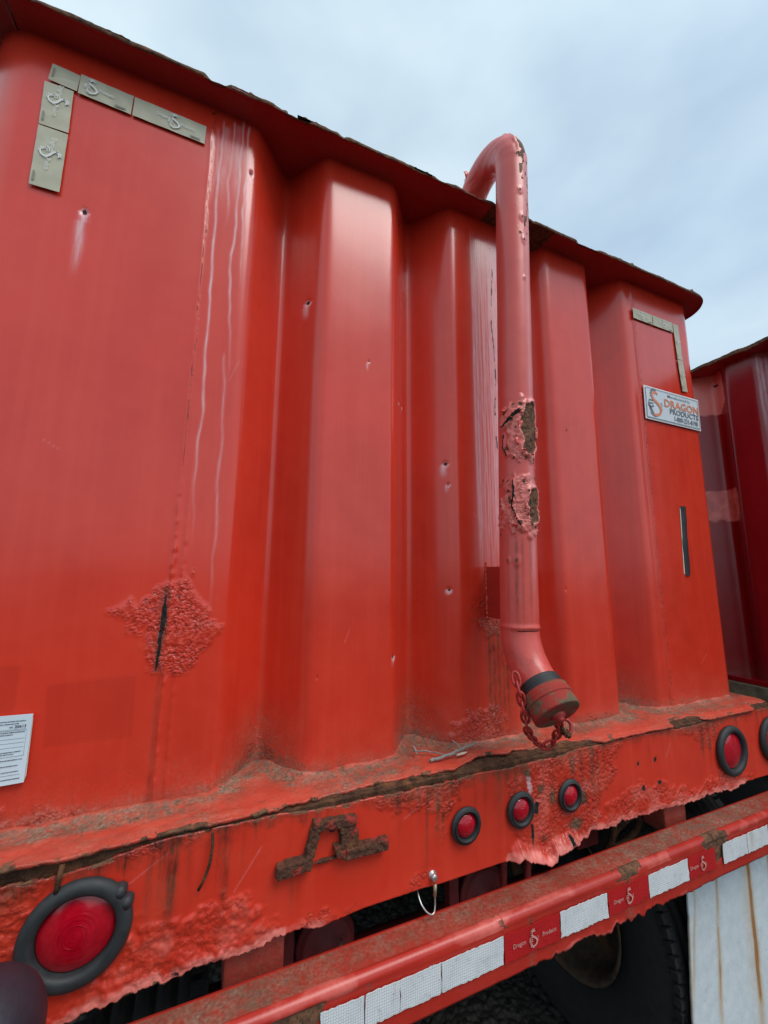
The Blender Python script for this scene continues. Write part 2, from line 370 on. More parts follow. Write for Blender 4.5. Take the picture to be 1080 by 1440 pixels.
def flap_mat():
    p = NT('white_flap'); a = p.attr('rust'); n = p.noise(30, 5, .65)
    c = p.mix(p.rng(n, .3, .7), (.55, .60, .63), (.68, .73, .75)); c = p.mix(p.rng(p.noise(140, 3, .6), .62, .7, 0, .5), c, (.35, .37, .38))
    c = p.mix(p.math('MULTIPLY', a, p.rng(p.noise(50, 4, .6, (2, 2, .2)), .25, .6, .5, 1), clamp=True), c, (.50, .29, .09)); c = p.mix(p.rng(a, .7, 1.0, 0, .8), c, (.30, .11, .03))
    return p.fin(c, .6, p.bump(n, .001, .5))
M['flap'] = flap_mat()
def gravel_mat():
    p = NT('gravel'); v = p.n('ShaderNodeTexVoronoi'); v.inputs['Scale'].default_value = 34; p.l(p.geo, v.inputs['Vector'])
    c = p.mix(p.rng(p.noise(3, 6), .3, .7), (.045, .038, .031), (.085, .073, .06)); c = p.mix(p.rng(v.outputs['Distance'], .2, .7, 0, .6), c, (.02, .017, .014)); c = p.mix(p.rng(p.noise(.6, 5), .45, .65, 0, .6), c, (.035, .029, .024))
    return p.fin(c, .95, p.bump(p.math('SUBTRACT', 1.0, v.outputs['Distance']), .02, 1.0))
M['gravel'] = gravel_mat()

# ------------------------------------------------------------------ ground
g = 1500.0
go = mesh_np('ground', [(-g, -g, 0), (g, -g, 0), (g, g, 0), (-g, g, 0)], [[0, 1, 2, 3]], M['gravel'], None, False); go['kind'] = 'structure'
gx, gy = np.meshgrid(np.arange(-2.5, 4.0, .02), np.arange(-2.0, 5.0, .02))
gh = .012 + .035 * fbm(gx * 3, gy * 3, 3) * .6 + .016 * np.clip(1 - worley(gx / .035, gy / .035, 5) * 1.4, 0, 1)
gv = np.stack([gx, gy, gh], -1).reshape(-1, 3)
gr = mesh_np('gravel', gv, grid_f(*gx.shape), M['gravel'], None, True); gr['kind'] = 'stuff'; gr['label'] = 'loose dark gravel under and behind the red tank trailer'; gr['category'] = 'gravel'

# ------------------------------------------------------------------ red tank trailer
TANK = thing('tank_trailer', 'weathered bright red tank trailer with corrugated end wall, peeling pipe and torn rusty beam', 'tank trailer', (.73, 1.0, 0))
XL, XR = -.57, 1.945                   # outer faces of the side walls
Z0, Z1 = Z(-.476), Z(1.238)            # end wall from the deck up to the rim
GROOVES = (.125, .547, .969, 1.391)

def outline(dx):
    """Plan of the end wall: side, rounded corner, grooved face, rounded corner, side."""
    rl, rr_ = .10, .055
    x = np.arange(XL + rl, XR - rr_ + 1e-6, dx)
    d = np.zeros_like(x)
    for c in GROOVES: d = np.maximum(d, .132 * (1 - np.abs(x - c) / .098))
    k = np.exp(-.5 * (np.arange(-60, 61) * dx / .0135) ** 2); k /= k.sum(); d = np.convolve(np.pad(d, 60), k, 'valid')
    y = 1.0 + d
    aL = np.linspace(np.pi, 1.5 * np.pi, 34)[:-1]; aR = np.linspace(1.5 * np.pi, 2 * np.pi, 26)[1:]
    px = np.concatenate([[XL] * 6, XL + rl + rl * np.cos(aL), x, XR - rr_ + rr_ * np.cos(aR), [XR] * 6])
    py = np.concatenate([np.linspace(1.5, 1.0 + rl + .05, 6), 1.0 + rl + rl * np.sin(aL), y, 1.0 + rr_ + rr_ * np.sin(aR), np.linspace(1.0 + rr_ + .05, 1.5, 6)])
    return px, py
ox, oy = outline(.0025)
zs = np.arange(Z0 - .01, Z1 + .02, .005)
X = np.broadcast_to(ox, (len(zs), len(ox))).copy(); Y = np.broadcast_to(oy, X.shape).copy(); ZZ = np.broadcast_to(zs[:, None], X.shape).copy()
tx = np.gradient(ox); ty = np.gradient(oy); tl = np.hypot(tx, ty); nx = np.broadcast_to(ty / tl, X.shape); ny = np.broadcast_to(-tx / tl, X.shape)   # outward
chalk = np.zeros(X.shape); dirt = np.zeros(X.shape); rust = np.zeros(X.shape); hole_shade = np.zeros(X.shape); pale = np.zeros(X.shape); repaint = np.zeros(X.shape); off = np.zeros(X.shape); blis = np.zeros(X.shape); stain = np.zeros(X.shape)
wob = (fbm(X * 60, ZZ * 60, 11, 3) - .5)

# slow unevenness of the sheet
off += (fbm(X * 2.3, ZZ * 1.9, 2, 3) - .5) * .006
# blistered paint
for poly, size, amp in (
    ([(163, 862), (205, 832), (236, 822), (268, 812), (282, 838), (307, 882), (287, 915), (262, 945), (232, 952), (220, 932), (205, 902), (182, 872)], .011, .0055),
    ([(636, 1052), (640, 1020), (665, 1000), (690, 995), (708, 1010), (712, 1032), (735, 1036), (700, 1060)], .014, .006),
    ([(668, 842), (684, 832), (702, 845), (702, 890), (684, 892), (668, 872)], .009, .004),
    ([(-20, 1172), (-20, 1158), (40, 1148), (80, 1132), (140, 1140), (135, 1150), (0, 1182)], .013, .007),
    ([(805, 1030), (830, 1008), (860, 1002), (866, 1012), (830, 1024)], .008, .003),
    ([(338, 1092), (348, 1070), (366, 1066), (386, 1085)], .009, .003)):
    d = sdf(X, ZZ, XZ(poly, 1.0)) + wob * .05 + (fbm(X * 22, ZZ * 22, 13, 2) - .5) * .03 + .006
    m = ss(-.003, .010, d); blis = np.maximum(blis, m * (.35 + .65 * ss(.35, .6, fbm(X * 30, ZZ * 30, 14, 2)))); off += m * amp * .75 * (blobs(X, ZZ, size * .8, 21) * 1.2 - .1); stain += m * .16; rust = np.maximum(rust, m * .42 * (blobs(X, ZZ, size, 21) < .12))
    pale = np.maximum(pale, m * .22)
# seams
sx1, sx2 = -.088, 1.555
wv = (fbm(ZZ * 14, ZZ * 0 + 2, 31, 3) - .5)
d1 = X - sx1 - wv * .006; low = ss(Z(.35), Z(.0), ZZ)
off += .0012 * ss(.003, -.003, d1) * ss(-.57, -.40, X)
off += np.exp(-(d1 / .0045) ** 2) * (.0006 + .0046 * low) * (.5 + .9 * fbm(ZZ * 95, X * 40, 33, 2)); rust = np.maximum(rust, np.exp(-((d1 - .004) / .0028) ** 2) * .47 * (fbm(ZZ * 22, X, 35, 3) > .47) * (1 - low))
off += np.exp(-((d1 - .02) / .004) ** 2) * .002 * low * (.5 + fbm(ZZ * 80, X, 37, 2))
stain += np.exp(-((X - sx1 + .010) / .0045) ** 2) * ss(Z(-.05), Z(-.3), ZZ) * .42
hole_shade = np.maximum(hole_shade, np.exp(-((d1 - .001) / .0021) ** 2) * .60 * (fbm(ZZ * 30, X * 0, 36, 3) > .40) * (1 - .6 * low))
d2 = X - sx2 - wv * .004
off += np.exp(-((d2 + .006) / .006) ** 2) * .0058 * (.35 + .65 * np.abs(np.sin(ZZ * 330 + 3 * fbm(ZZ * 20, X * 0, 39, 2)))); off += .003 * ss(-.002, .004, d2)
hole_shade = np.maximum(hole_shade, np.exp(-((d2 - .003) / .0036) ** 2) * .60 * (fbm(ZZ * 60, X * 0, 41, 3) > .36) * (np.sin(ZZ * 330) > -.5))  # ripple shadows painted near-black along the right of the weld bead
# the split along the first seam
for pts, wd in (([(234, 830), (231, 862), (228, 885), (223, 905)], .0058), ([(226, 895), (223, 918), (219, 942)], .0045)):
    d, t = line_d(X, ZZ, XZ(pts, 1.0)); hole_shade = np.maximum(hole_shade, ss(1.0, .55, (d + wob * .004) / (wd * np.sin(np.pi * np.clip(t * .9 + .05, 0, 1)) + 1e-4)))
    stain = np.maximum(stain, .7 * ss(wd * 2.6, wd, d + wob * .01))
# small punctures with pale drips
for (a, b, sz, ln, wd, st) in ((119, 298, .010, .18, .008, .8), (437, 412, .008, .06, .006, .8), (519, 508, .003, .035, .003, .7), (631, 650, .008, .05, .006, .9), (634, 680, .004, .03, .004, .5), (636, 830, .005, .02, .004, .5), (583, 556, .004, .03, .003, .6), (571, 556, .004, .02, .003, .5), (555, 925, .006, .03, .005, .3), (446, 953, .003, 0, .003, .0), (797, 605, .004, .0, .003, 0), (797, 829, .003, 0, .003, 0), (300, 160, .003, 0, .003, 0), (353, 243, .006, .22, .0035, .7)):
    p = W(a, b, 1.0); e = np.hypot((X - p[0]) * 1.5, ZZ - p[2]) + wob * .004
    hole_shade = np.maximum(hole_shade, ss(sz * .95, sz * .55, e)); chalk = np.maximum(chalk, .75 * ss(sz * 1.7, sz * 1.1, e + .004 * np.sign(ZZ - p[2])) * (st > 0)); off -= .003 * ss(sz * 1.6, sz * .6, e)
    if ln:
        q = (p[2] - ZZ) / ln; chalk = np.maximum(chalk, st * np.exp(-((X - p[0] + .004 * (q > .15) + .004 * (fbm(ZZ * 16, X * 0, 47, 2) - .5)) / wd) ** 2) * ss(0, .06, q) * ss(1, .3, q))
# white mineral runs
def run(a, b0, b1, wd, st, seed):
    p = W(a, b0, 1.0); e = W(a - (b1 - b0) * .02, b1, 1.0)[2]; q = (p[2] - ZZ) / (p[2] - e)
    cx = p[0] + (fbm(ZZ * 7, ZZ * 0 + seed, seed, 3) - .5) * .022
    return st * np.exp(-((X - cx) / wd) ** 2) * ss(-.02, .02, q) * ss(1.0, .55, q) * (.45 + .75 * fbm(ZZ * 26, X * 30, seed + 2, 3))
for a, b0, b1, wd, st, sd_ in ((316, 175, 800, .0026, 1.0, 61), (343, 172, 560, .0026, 1.0, 62), (352, 180, 420, .0024, .95, 63), (328, 172, 330, .003, .6, 64), (338, 178, 300, .008, .45, 65), (322, 180, 300, .010, .35, 68), (306, 180, 300, .003, .4, 66), (320, 500, 900, .003, .4, 67)):
    chalk = np.maximum(chalk, run(a, b0, b1, wd, st, sd_))
# the broad chalky band beside the pipe
band = np.zeros(X.shape)
for k in range(16):
    cx = .735 + .0092 * k; cxx = cx + (fbm(ZZ * 5, ZZ * 0 + k, 80 + k, 2) - .5) * .007
    band = np.maximum(band, (.3 + .62 * _h(k, 3, 1)) * np.exp(-((X - cxx) / (.0026 + .0035 * _h(k, 5, 2))) ** 2) * ss(Z(1.20), Z(1.10), ZZ) * ss(Z(-.05 - .2 * _h(k, 8, 3)), Z(.25), ZZ))
band = np.maximum(band, .8 * ss(.775, .83, X) * ss(.885, .87, X) * ss(Z(1.19), Z(1.12), ZZ) * ss(Z(.02), Z(.3), ZZ)); chalk = np.maximum(chalk, band)
dk, t = line_d(X, ZZ, [(.815 + .006 * math.sin(i * 1.7), Z(1.14 - i * .1)) for i in range(9)]); hole_shade = np.maximum(hole_shade, .8 * ss(.0025, .001, dk + wob * .003) * (fbm(ZZ * 18, X, 90, 2) > .42))
# grime: foot of the wall, runs under the bracket
foot = ss(.17, .0, ZZ - Z0); dirt += foot * .26 * (.35 + fbm(X * 6, ZZ * 9, 91, 4)); dirt += ss(.05, .0, ZZ - Z0 + wob * .03) * .5
inv = np.clip((Y - 1.0) / .1, 0, 1); dirt += inv * ss(.22, .0, ZZ - Z0) * .55
for k in range(5):
    cx = .760 + k * .016; stain += .6 * np.exp(-((X - cx) / .006) ** 2) * ss(Z(-.10), Z(-.14), ZZ) * ss(Z(-.47), Z(-.3), ZZ)
stain += .25 * ss(.015, .0, np.abs(X - .80) - .05) * ss(Z(-.12), Z(-.18), ZZ)
# darker repainted patches
for poly in ([(66, 962), (192, 950), (186, 1035), (60, 1052)], [(-30, 940), (30, 936), (20, 1003), (-40, 1003)]):
    repaint += .5 * ss(-.002, .003, sdf(X, ZZ, XZ(poly, 1.0)))
repaint -= .3 * ss(-.002, .003, sdf(X, ZZ, XZ([(446, 892), (556, 885), (556, 950), (446, 956)], 1.0)))
# scratches
for k in range(8):
    ax = random.uniform(-.4, 1.8); az = random.uniform(Z(-.4), Z(1.1)); an = random.uniform(-1.2, 1.2); ln = random.uniform(.03, .12)
    d, t = line_d(X, ZZ, [(ax, az), (ax + ln * math.sin(an), az + ln * math.cos(an))]); chalk = np.maximum(chalk, .13 * ss(.0022, .0006, d))
X += nx * off; Y += ny * off
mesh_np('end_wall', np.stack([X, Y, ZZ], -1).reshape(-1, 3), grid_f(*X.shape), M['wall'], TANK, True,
        dict(chalk=np.clip(chalk, 0, 1), dirt=np.clip(dirt, 0, 1), rust=rust, hole_shade=hole_shade, pale=pale, repaint=np.clip(repaint, -.5, 1), blister=blis, stain=np.clip(stain, 0, 1)))
# side walls running forward, with grooves of their own
for nm, sxx, sg in (('side_wall', XL, -1), ('side_wall', XR, 1)):
    ys = np.arange(1.5, 9.5, .02); dd = np.zeros_like(ys)
    for c in np.arange(1.9, 9.2, .42): dd = np.maximum(dd, .1 * np.clip(1.25 * (1 - np.abs(ys - c) / .1), 0, .9))
    V = [(sxx - sg * e, y, z) for z in (Z0, Z1 + .01) for y, e in zip(ys, dd)]
    mesh_np(nm, V, grid_f(2, len(ys)), M['wall'], TANK, True)
MB().box((XL + .06, 1.16, Z0 - .02), (XR - .06, 9.5, Z0 + .0)).build('tank_floor', M['under'], TANK)
MB().box((XL, 9.5, Z0 - .02), (XR, 9.54, Z1)).build('front_wall', M['wall'], TANK)

# ---- rim: a level flange with rounded corners that overhangs the wall
RO = .070                               # overhang
yl = 1.0 - RO
def rim_plan():
    R = .13; xl, xr = XL - RO, XR + RO + .012; pts = []
    pts += [(xl, y) for y in np.arange(3.0, yl + R, -.02)]
    pts += [(xl + R + R * math.cos(a), yl + R + R * math.sin(a)) for a in np.linspace(math.pi, 1.5 * math.pi, 16)]
    pts += [(x, yl) for x in np.arange(xl + R, xr - R, .004)]
    pts += [(xr - R + R * math.cos(a), yl + R + R * math.sin(a)) for a in np.linspace(1.5 * math.pi, 2 * math.pi, 24)]
    pts += [(xr, y) for y in np.arange(yl + R + .02, 9.6, .02 if True else 1)]
    return np.array(pts)
rp = rim_plan(); T = np.gradient(rp, axis=0); T /= np.linalg.norm(T, axis=1)[:, None]; Nn = np.stack([T[:, 1], -T[:, 0]], 1)
sarc = np.concatenate([[0], np.cumsum(np.linalg.norm(np.diff(rp, axis=0), axis=1))])
prof = [(-.125, 0.0), (-.12, .000), (-.115, .0), (-.10, .0), (-.07, .0005), (-.045, .001), (-.02, .002), (-.008, .0), (-.001, -.004), (.0, -.003), (.001, .0), (.001, .004), (-.001, .008), (-.005, .011), (-.02, .012), (-.06, .012), (-.10, .012), (-.125, .012)]
V = []; ra = []; da = []; ch_ = []; ho = []
for k, (o_, h_) in enumerate(prof):
    edge = 1.0 if 7 <= k <= 15 else 0.0
    j = (fbm(sarc * 26, sarc * 0 + k * .35, 5, 4) - .5) * .007 * edge
    chip = np.clip(fbm(sarc * 9, sarc * 0 + 3, 8, 4) - .62, 0, 1) * .06 * edge * (k >= 9)
    jag = (np.clip(fbm(sarc * 70, sarc * 0 + 1, 12, 3) - .66, 0, 1) * .05) * (1.0 if 12 <= k <= 15 else 0) * (fbm(sarc * 5, sarc * 0, 15, 2) > .5)
    pos = rp + Nn * (o_ + j * .5 - chip)[:, None]
    sag = (fbm(sarc * 1.6, sarc * 0, 17, 2) - .5) * .006
    V.append(np.column_stack([pos, Z(1.238) + h_ + j * .6 + sag * (1.0 if 6 <= k <= 15 else .4) + jag]))
    ra.append(np.where(fbm(sarc * 6, sarc * 0 + k * .6, 19, 4) > .25, .9, .45) * (1.0 if k >= 9 else 0) + (.62 * (fbm(sarc * 7, sarc * 0 + 4, 23, 4) > .60) * (k == 8)) + (.95 if 3 <= k <= 8 else 0) * ((rp[:, 0] > .78) & (rp[:, 0] < 1.06) & (rp[:, 1] < .95)))
    da.append(np.full(len(rp), .25 if k < 9 else .7) * fbm(sarc * 4, sarc * 0 + k, 27, 3)); ho.append(np.zeros(len(rp)))
V = np.stack(V, 0)
mesh_np('rim_flange', V.reshape(-1, 3), grid_f(len(prof), len(rp)), M['rim'], TANK, True, dict(rust=np.array(ra).ravel(), dirt=np.array(da).ravel()))
MB().box((XL + .01, .99, Z(1.2392)), (XR - .01, 9.5, Z(1.247))).build('roof', M['rim'], TANK)
# rust scabs standing on the lip
for a in (155, 168, 352, 430, 442, 585, 600, 880, 1010):
    b = a * .448 - 27; p = W(a, b, yl); v = []
    if p[0] > 1.9: continue
    n = 9
    for i in range(n + 1):
        x = p[0] - .022 + .044 * i / n; hh = .001 + .006 * random.random() * math.sin(math.pi * i / n)
        v += [(x, yl - .002, Z(1.242)), (x, yl + .004, Z(1.247) + hh), (x + .003, yl + .024, Z(1.249) + hh * .4)]
    mesh_np('rust_scab', v, [[3 * i, 3 * i + 3, 3 * i + 4, 3 * i + 1] for i in range(n)] + [[3 * i + 1, 3 * i + 4, 3 * i + 5, 3 * i + 2] for i in range(n)], M['rust'], TANK, False)

# ------------------------------------------------------------------ deck, rust layer, beam
BX0, BX1 = -.75, 1.99
ed = np.array([(-.80, .889), (-.29, .889), (-.19, .893), (-.09, .899), (.03, .899), (.14, .903), (.22, .910), (.276, .913), (.40, .919), (.47, .915), (.52, .913), (.58, .909), (.60, .922), (.64, .928), (.70, .930), (.735, .921), (.775, .931), (.83, .929), (.90, .932), (.98, .928), (1.04, .915), (1.07, .893), (1.30, .892), (1.385, .893), (1.40, .922), (1.50, .926), (1.545, .916), (1.57, .892), (1.84, .892), (1.87, .921), (2.0, .926), (2.2, .925)])
xs = np.arange(BX0, BX1, .004); fe = np.interp(xs, ed[:, 0], ed[:, 1]) + (fbm(xs * 45, xs * 0, 51, 4) - .5) * .012 * np.interp(np.interp(xs, ed[:, 0], ed[:, 1]), [.892, .905], [.15, 1])
wy = np.interp(xs, ox[30:-30], oy[30:-30], left=1.09, right=1.09); wy = np.where((xs > XL + .02) & (xs < XR - .02), wy, 1.09)
T_ = np.concatenate([[0], np.linspace(.004, 1, 46)])
DX = np.broadcast_to(xs, (len(T_), len(xs))).copy(); DY = fe[None] + (wy + .012 - fe)[None] * T_[:, None]; 
curl = np.exp(-((DX - .70) / .09) ** 2) * ss(.05, 0, DY - fe[None]) * .012 * (.4 + fbm(DX * 14, DY * 9, 53, 2))
DZ = Z(-.470) + (fbm(DX * 7, DY * 16, 55, 4) - .5) * .010 + (fbm(DX * 60, DY * 60, 57, 3) - .5) * .004 + curl - ss(.02, 0, DY - fe[None]) * .003
gap = wy[None] - DY
DZ += ss(.06, .0, gap) * .008 * fbm(DX * 18, DY * 20, 59, 3) + np.exp(-((gap - .006) / .012) ** 2) * .010 * (fbm(DX * 9, DY * 3, 63, 3))
ddirt = .95 * ss(.10, .015, gap + (fbm(DX * 10, DY * 25, 65, 4) - .5) * .10) + .6 * ss(.02, .05, wy[None] - 1.0 + 0 * DY) * ss(.16, .04, gap) + .25 * (fbm(DX * 5, DY * 30, 66, 4) > .55)
ddirt *= 1 - .75 * ss(.016, .004, gap) * (fbm(DX * 5, DY * 0, 67, 2) > .42)
drust = .40 * ss(.012, .0, DY - fe[None]) + .42 * (fbm(DX * 26, DY * 60, 68, 4) > .66)
dpale = .55 * ss(.022, .006, gap) * (fbm(DX * 4, DY * 0, 69, 2) > .4)
deck = mesh_np('deck_plate', np.stack([DX, DY, DZ], -1).reshape(-1, 3), grid_f(*DX.shape), M['deck'], TANK, True, dict(dirt=np.clip(ddirt, 0, 1), rust=drust, pale=dpale))
so_ = deck.modifiers.new('thick', 'SOLIDIFY'); so_.thickness = .007; so_.offset = -1
# flaking rust between deck and beam, coloured dark to deepen the gap's shadow
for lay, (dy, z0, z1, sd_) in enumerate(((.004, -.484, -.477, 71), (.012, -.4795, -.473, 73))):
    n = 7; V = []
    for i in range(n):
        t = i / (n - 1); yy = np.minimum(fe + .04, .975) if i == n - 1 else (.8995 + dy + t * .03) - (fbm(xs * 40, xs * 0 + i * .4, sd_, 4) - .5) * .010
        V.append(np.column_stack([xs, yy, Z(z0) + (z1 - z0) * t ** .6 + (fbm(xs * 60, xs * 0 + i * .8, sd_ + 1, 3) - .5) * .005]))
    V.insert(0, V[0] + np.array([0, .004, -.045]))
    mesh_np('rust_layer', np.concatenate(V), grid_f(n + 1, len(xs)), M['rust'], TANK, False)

YB = .900
low_px = [(-60, 1500), (60, 1452), (93, 1436), (130, 1417), (163, 1402), (200, 1387), (237, 1378), (267, 1363), (311, 1350), (356, 1335), (380, 1322), (386, 1314), (397, 1315), (425, 1303), (450, 1305), (463, 1297), (513, 1277), (593, 1250), (620, 1243), (722, 1208), (728, 1198), (744, 1207), (765, 1209), (774, 1206), (776, 1196), (788, 1192), (801, 1183), (827, 1179), (829, 1170), (864, 1162), (872, 1155), (915, 1143), (947, 1134), (962, 1129), (974, 1126), (992, 1119), (1006, 1113), (1031, 1111), (1052, 1098), (1080, 1090), (1140, 1072)]
lp = np.array(sorted([(W(a, b, YB)[0], W(a, b, YB)[2]) for a, b in low_px]))
torn = np.array([(-1, 1.), (.10, 1.), (.17, 1.), (.175, .35), (.24, .8), (.27, .1), (.70, .05), (.72, 1), (.95, 1), (1.15, .8), (1.3, .7), (1.6, 1.), (1.74, .9), (1.78, .05), (2.3, .05)])
xb = np.arange(BX0, BX1, .003); zb = np.interp(xb, lp[:, 0], lp[:, 1]); tb = np.interp(xb, torn[:, 0], torn[:, 1])
zb = zb + (fbm(xb * 55, xb * 0, 101, 4) - .5) * .010 * tb + (fbm(xb * 130, xb * 0, 102, 2) - .5) * .006 * tb + (fbm(xb * 11, xb * 0, 103, 3) - .5) * .006 * tb
nz = 84; tt = np.linspace(0, 1, nz)[:, None]
zt = Z(-.4845) + (fbm(xb * 30, xb * 0, 105, 3) - .5) * .004 - (.017 * ss(-.06, -.17, xb) + .008 * ss(.12, .3, xb) * ss(.98, .9, xb) + .006 * ss(1.36, 1.42, xb) * ss(1.58, 1.54, xb)) * (.5 + fbm(xb * 16, xb * 0, 106, 3))
BXX = np.broadcast_to(xb, (nz, len(xb))).copy(); BZ = zt[None] + (zb - zt)[None] * tt; boff = np.zeros(BXX.shape)
bd = np.zeros(BXX.shape); br = np.zeros(BXX.shape); bh = np.zeros(BXX.shape); bp = np.zeros(BXX.shape); bc = np.zeros(BXX.shape); bs = np.zeros(BXX.shape); bbl = np.zeros(BXX.shape); bst = np.zeros(BXX.shape)
bw = fbm(BXX * 60, BZ * 60, 107, 3) - .5
boff += (fbm(BXX * 3, BZ * 4, 109, 3) - .5) * .004
for poly, size, amp, pl, du in (
    ([(-80, 1200), (60, 1196), (70, 1215), (50, 1260), (35, 1320), (40, 1380), (-80, 1440)], .016, .008, .35, .15),
    ([(60, 1450), (110, 1385), (190, 1320), (185, 1295), (250, 1290), (290, 1270), (340, 1258), (368, 1275), (385, 1300), (386, 1325), (330, 1350), (250, 1380), (120, 1440)], .020, .007, .45, .12),
    ([(60, 1200), (150, 1185), (230, 1170), (280, 1172), (240, 1200), (170, 1208), (90, 1222)], .010, .003, .5, .1),
    ([(505, 1125), (560, 1108), (640, 1090), (650, 1100), (640, 1140), (600, 1150), (560, 1140), (520, 1140)], .010, .0045, .4, .2),
    ([(400, 1318), (440, 1285), (500, 1268), (518, 1276), (470, 1298), (445, 1310)], .010, .004, .35, .1),
    ([(575, 1232), (585, 1220), (600, 1228), (596, 1245), (580, 1250)], .009, .004, .3, .1),
    ([(615, 1110), (640, 1085), (655, 1085), (630, 1160), (618, 1180)], .010, .004, .3, .15),
    ([(716, 1100), (760, 1070), (850, 1045), (870, 1050), (862, 1090), (840, 1120), (850, 1150), (828, 1172), (775, 1200), (730, 1200), (722, 1170)], .014, .006, .4, .16),
    ([(850, 1135), (890, 1100), (930, 1095), (970, 1110), (985, 1105), (1010, 1080), (1020, 1078), (1060, 1095), (1000, 1120), (930, 1140), (870, 1160), (845, 1165)], .015, .006, .42, .12),
    ([(955, 1030), (1000, 1012), (1012, 1018), (1000, 1050), (985, 1045)], .010, .004, .4, .2)):
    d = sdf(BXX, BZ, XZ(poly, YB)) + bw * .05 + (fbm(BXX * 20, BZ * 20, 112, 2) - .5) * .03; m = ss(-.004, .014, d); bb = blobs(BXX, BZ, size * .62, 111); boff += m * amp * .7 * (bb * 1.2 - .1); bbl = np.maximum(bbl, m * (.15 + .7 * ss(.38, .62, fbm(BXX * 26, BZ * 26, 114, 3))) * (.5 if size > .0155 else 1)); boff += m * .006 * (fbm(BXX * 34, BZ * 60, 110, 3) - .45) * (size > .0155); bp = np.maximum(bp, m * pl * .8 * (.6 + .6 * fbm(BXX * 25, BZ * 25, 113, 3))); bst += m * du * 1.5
    br = np.maximum(br, m * .45 * (bb < .10) * (fbm(BXX * 30, BZ * 30, 115, 3) > .5))
# torn skin along the lower edge
lowd = BZ - zb[None]
bp = np.maximum(bp, tb[None] * .85 * ss(.030, .004, lowd + bw * .02)); boff += tb[None] * ss(.045, 0, lowd) * (.010 * (fbm(BXX * 34, BZ * 34, 117, 3) - .35)); br = np.maximum(br, tb[None] * .55 * ss(.006, .0, lowd + bw * .006) * (fbm(BXX * 18, BZ * 3, 118, 3) > .5))
bend = ss(.035, .0, lowd) * ss(.72, .74, BXX) * ss(.97, .93, BXX); boff += bend * .022
# grime and rust runs from the top edge
topd = zt[None] - BZ
bst += .75 * ss(.032, .0, topd + bw * .04) * (.2 + fbm(BXX * 12, BZ * 0, 119, 3)); bd += .2 * ss(.02, .0, topd + bw * .03); br = np.maximum(br, .52 * ss(.014, .0, topd + bw * .016) * (fbm(BXX * 9, BZ * 0, 121, 3) > .48))
for a, b0, b1, wd, st in ((215, 1180, 1330, .006, .5), (228, 1185, 1300, .004, .4), (243, 1178, 1345, .011, .75), (250, 1175, 1290, .005, .55), (318, 1160, 1320, .007, .65), (325, 1165, 1280, .004, .3), (345, 1150, 1250, .004, .25), (20, 1220, 1290, .02, .8), (600, 1110, 1250, .0035, .8), (615, 1115, 1200, .006, .8), (622, 1140, 1180, .003, .7), (712, 1070, 1110, .007, .85), (724, 1065, 1120, .005, .6), (700, 1075, 1180, .018, .25), (735, 1060, 1110, .02, .25), (803, 1062, 1095, .010, .8), (815, 1055, 1120, .006, .6), (830, 1050, 1140, .010, .6), (838, 1055, 1170, .004, .55), (985, 1020, 1080, .008, .7), (994, 1015, 1090, .006, .7), (1003, 1012, 1070, .005, .5), (410, 1230, 1290, .004, .35), (418, 1225, 1280, .005, .25), (775, 1080, 1190, .012, .22)):
    p = W(a, b0, YB); e = W(a, b1, YB)[2]; q = (p[2] - BZ) / (p[2] - e); cx = p[0] + (fbm(BZ * 20, BZ * 0 + a, 123, 2) - .5) * .006
    r_ = st * np.exp(-((BXX - cx) / wd) ** 2) * ss(-.05, .05, q) * ss(1.05, .4, q) * (.5 + .8 * fbm(BZ * 40, BXX * 50, 125, 3)); bst += r_ * 1.1
for k in range(46):
    x0 = random.uniform(-.35, 1.97); ln = random.uniform(.03, .17); wd = random.uniform(.002, .006); q = topd / ln
    bst += random.uniform(.12, .42) * np.exp(-((BXX - x0 - (fbm(BZ * 16, BZ * 0 + k, 127, 2) - .5) * .005) / wd) ** 2) * ss(1.0, .2, q)
# broken spots near the middle lights
for poly, what in (([(740, 1085), (745, 1092), (748, 1112), (744, 1118), (740, 1100)], 'w'), ([(735, 1084), (742, 1083), (744, 1090), (738, 1092)], 'r'), ([(752, 1126), (757, 1128), (755, 1145), (750, 1142)], 'h'), ([(746, 1158), (749, 1160), (750, 1186), (748, 1190)], 'h'), ([(795, 1172), (799, 1170), (801, 1182), (797, 1186)], 'h'), ([(756, 1106), (762, 1104), (762, 1112), (757, 1113)], 'r'), ([(772, 1118), (778, 1112), (780, 1126), (775, 1128)], 'r'), ([(800, 1162), (808, 1150), (818, 1154), (812, 1166)], 'r'), ([(816, 1115), (822, 1110), (823, 1128), (818, 1130)], 'r'), ([(760, 1176), (768, 1172), (768, 1182), (761, 1184)], 'd'), ([(896, 1072), (899, 1071), (899, 1077), (896, 1077)], 'h'), ([(920, 1066), (923, 1064), (923, 1071), (920, 1072)], 'h'), ([(902, 1106), (906, 1104), (906, 1111), (902, 1111)], 'h'), ([(925, 1098), (929, 1097), (928, 1102), (925, 1102)], 'h'), ([(240, 1368), (251, 1364), (252, 1369), (243, 1371)], 'h')):
    d = sdf(BXX, BZ, XZ(poly, YB)) + bw * .005; m = ss(-.002, .002, d)
    if what == 'w': bc = np.maximum(bc, m)
    if what == 'r': br = np.maximum(br, m * .9); bst += .6 * ss(-.012, .0, d)
    if what == 'h': bh = np.maximum(bh, m); bst += .4 * ss(-.006, 0, d)
    if what == 'd': bst += m * .9
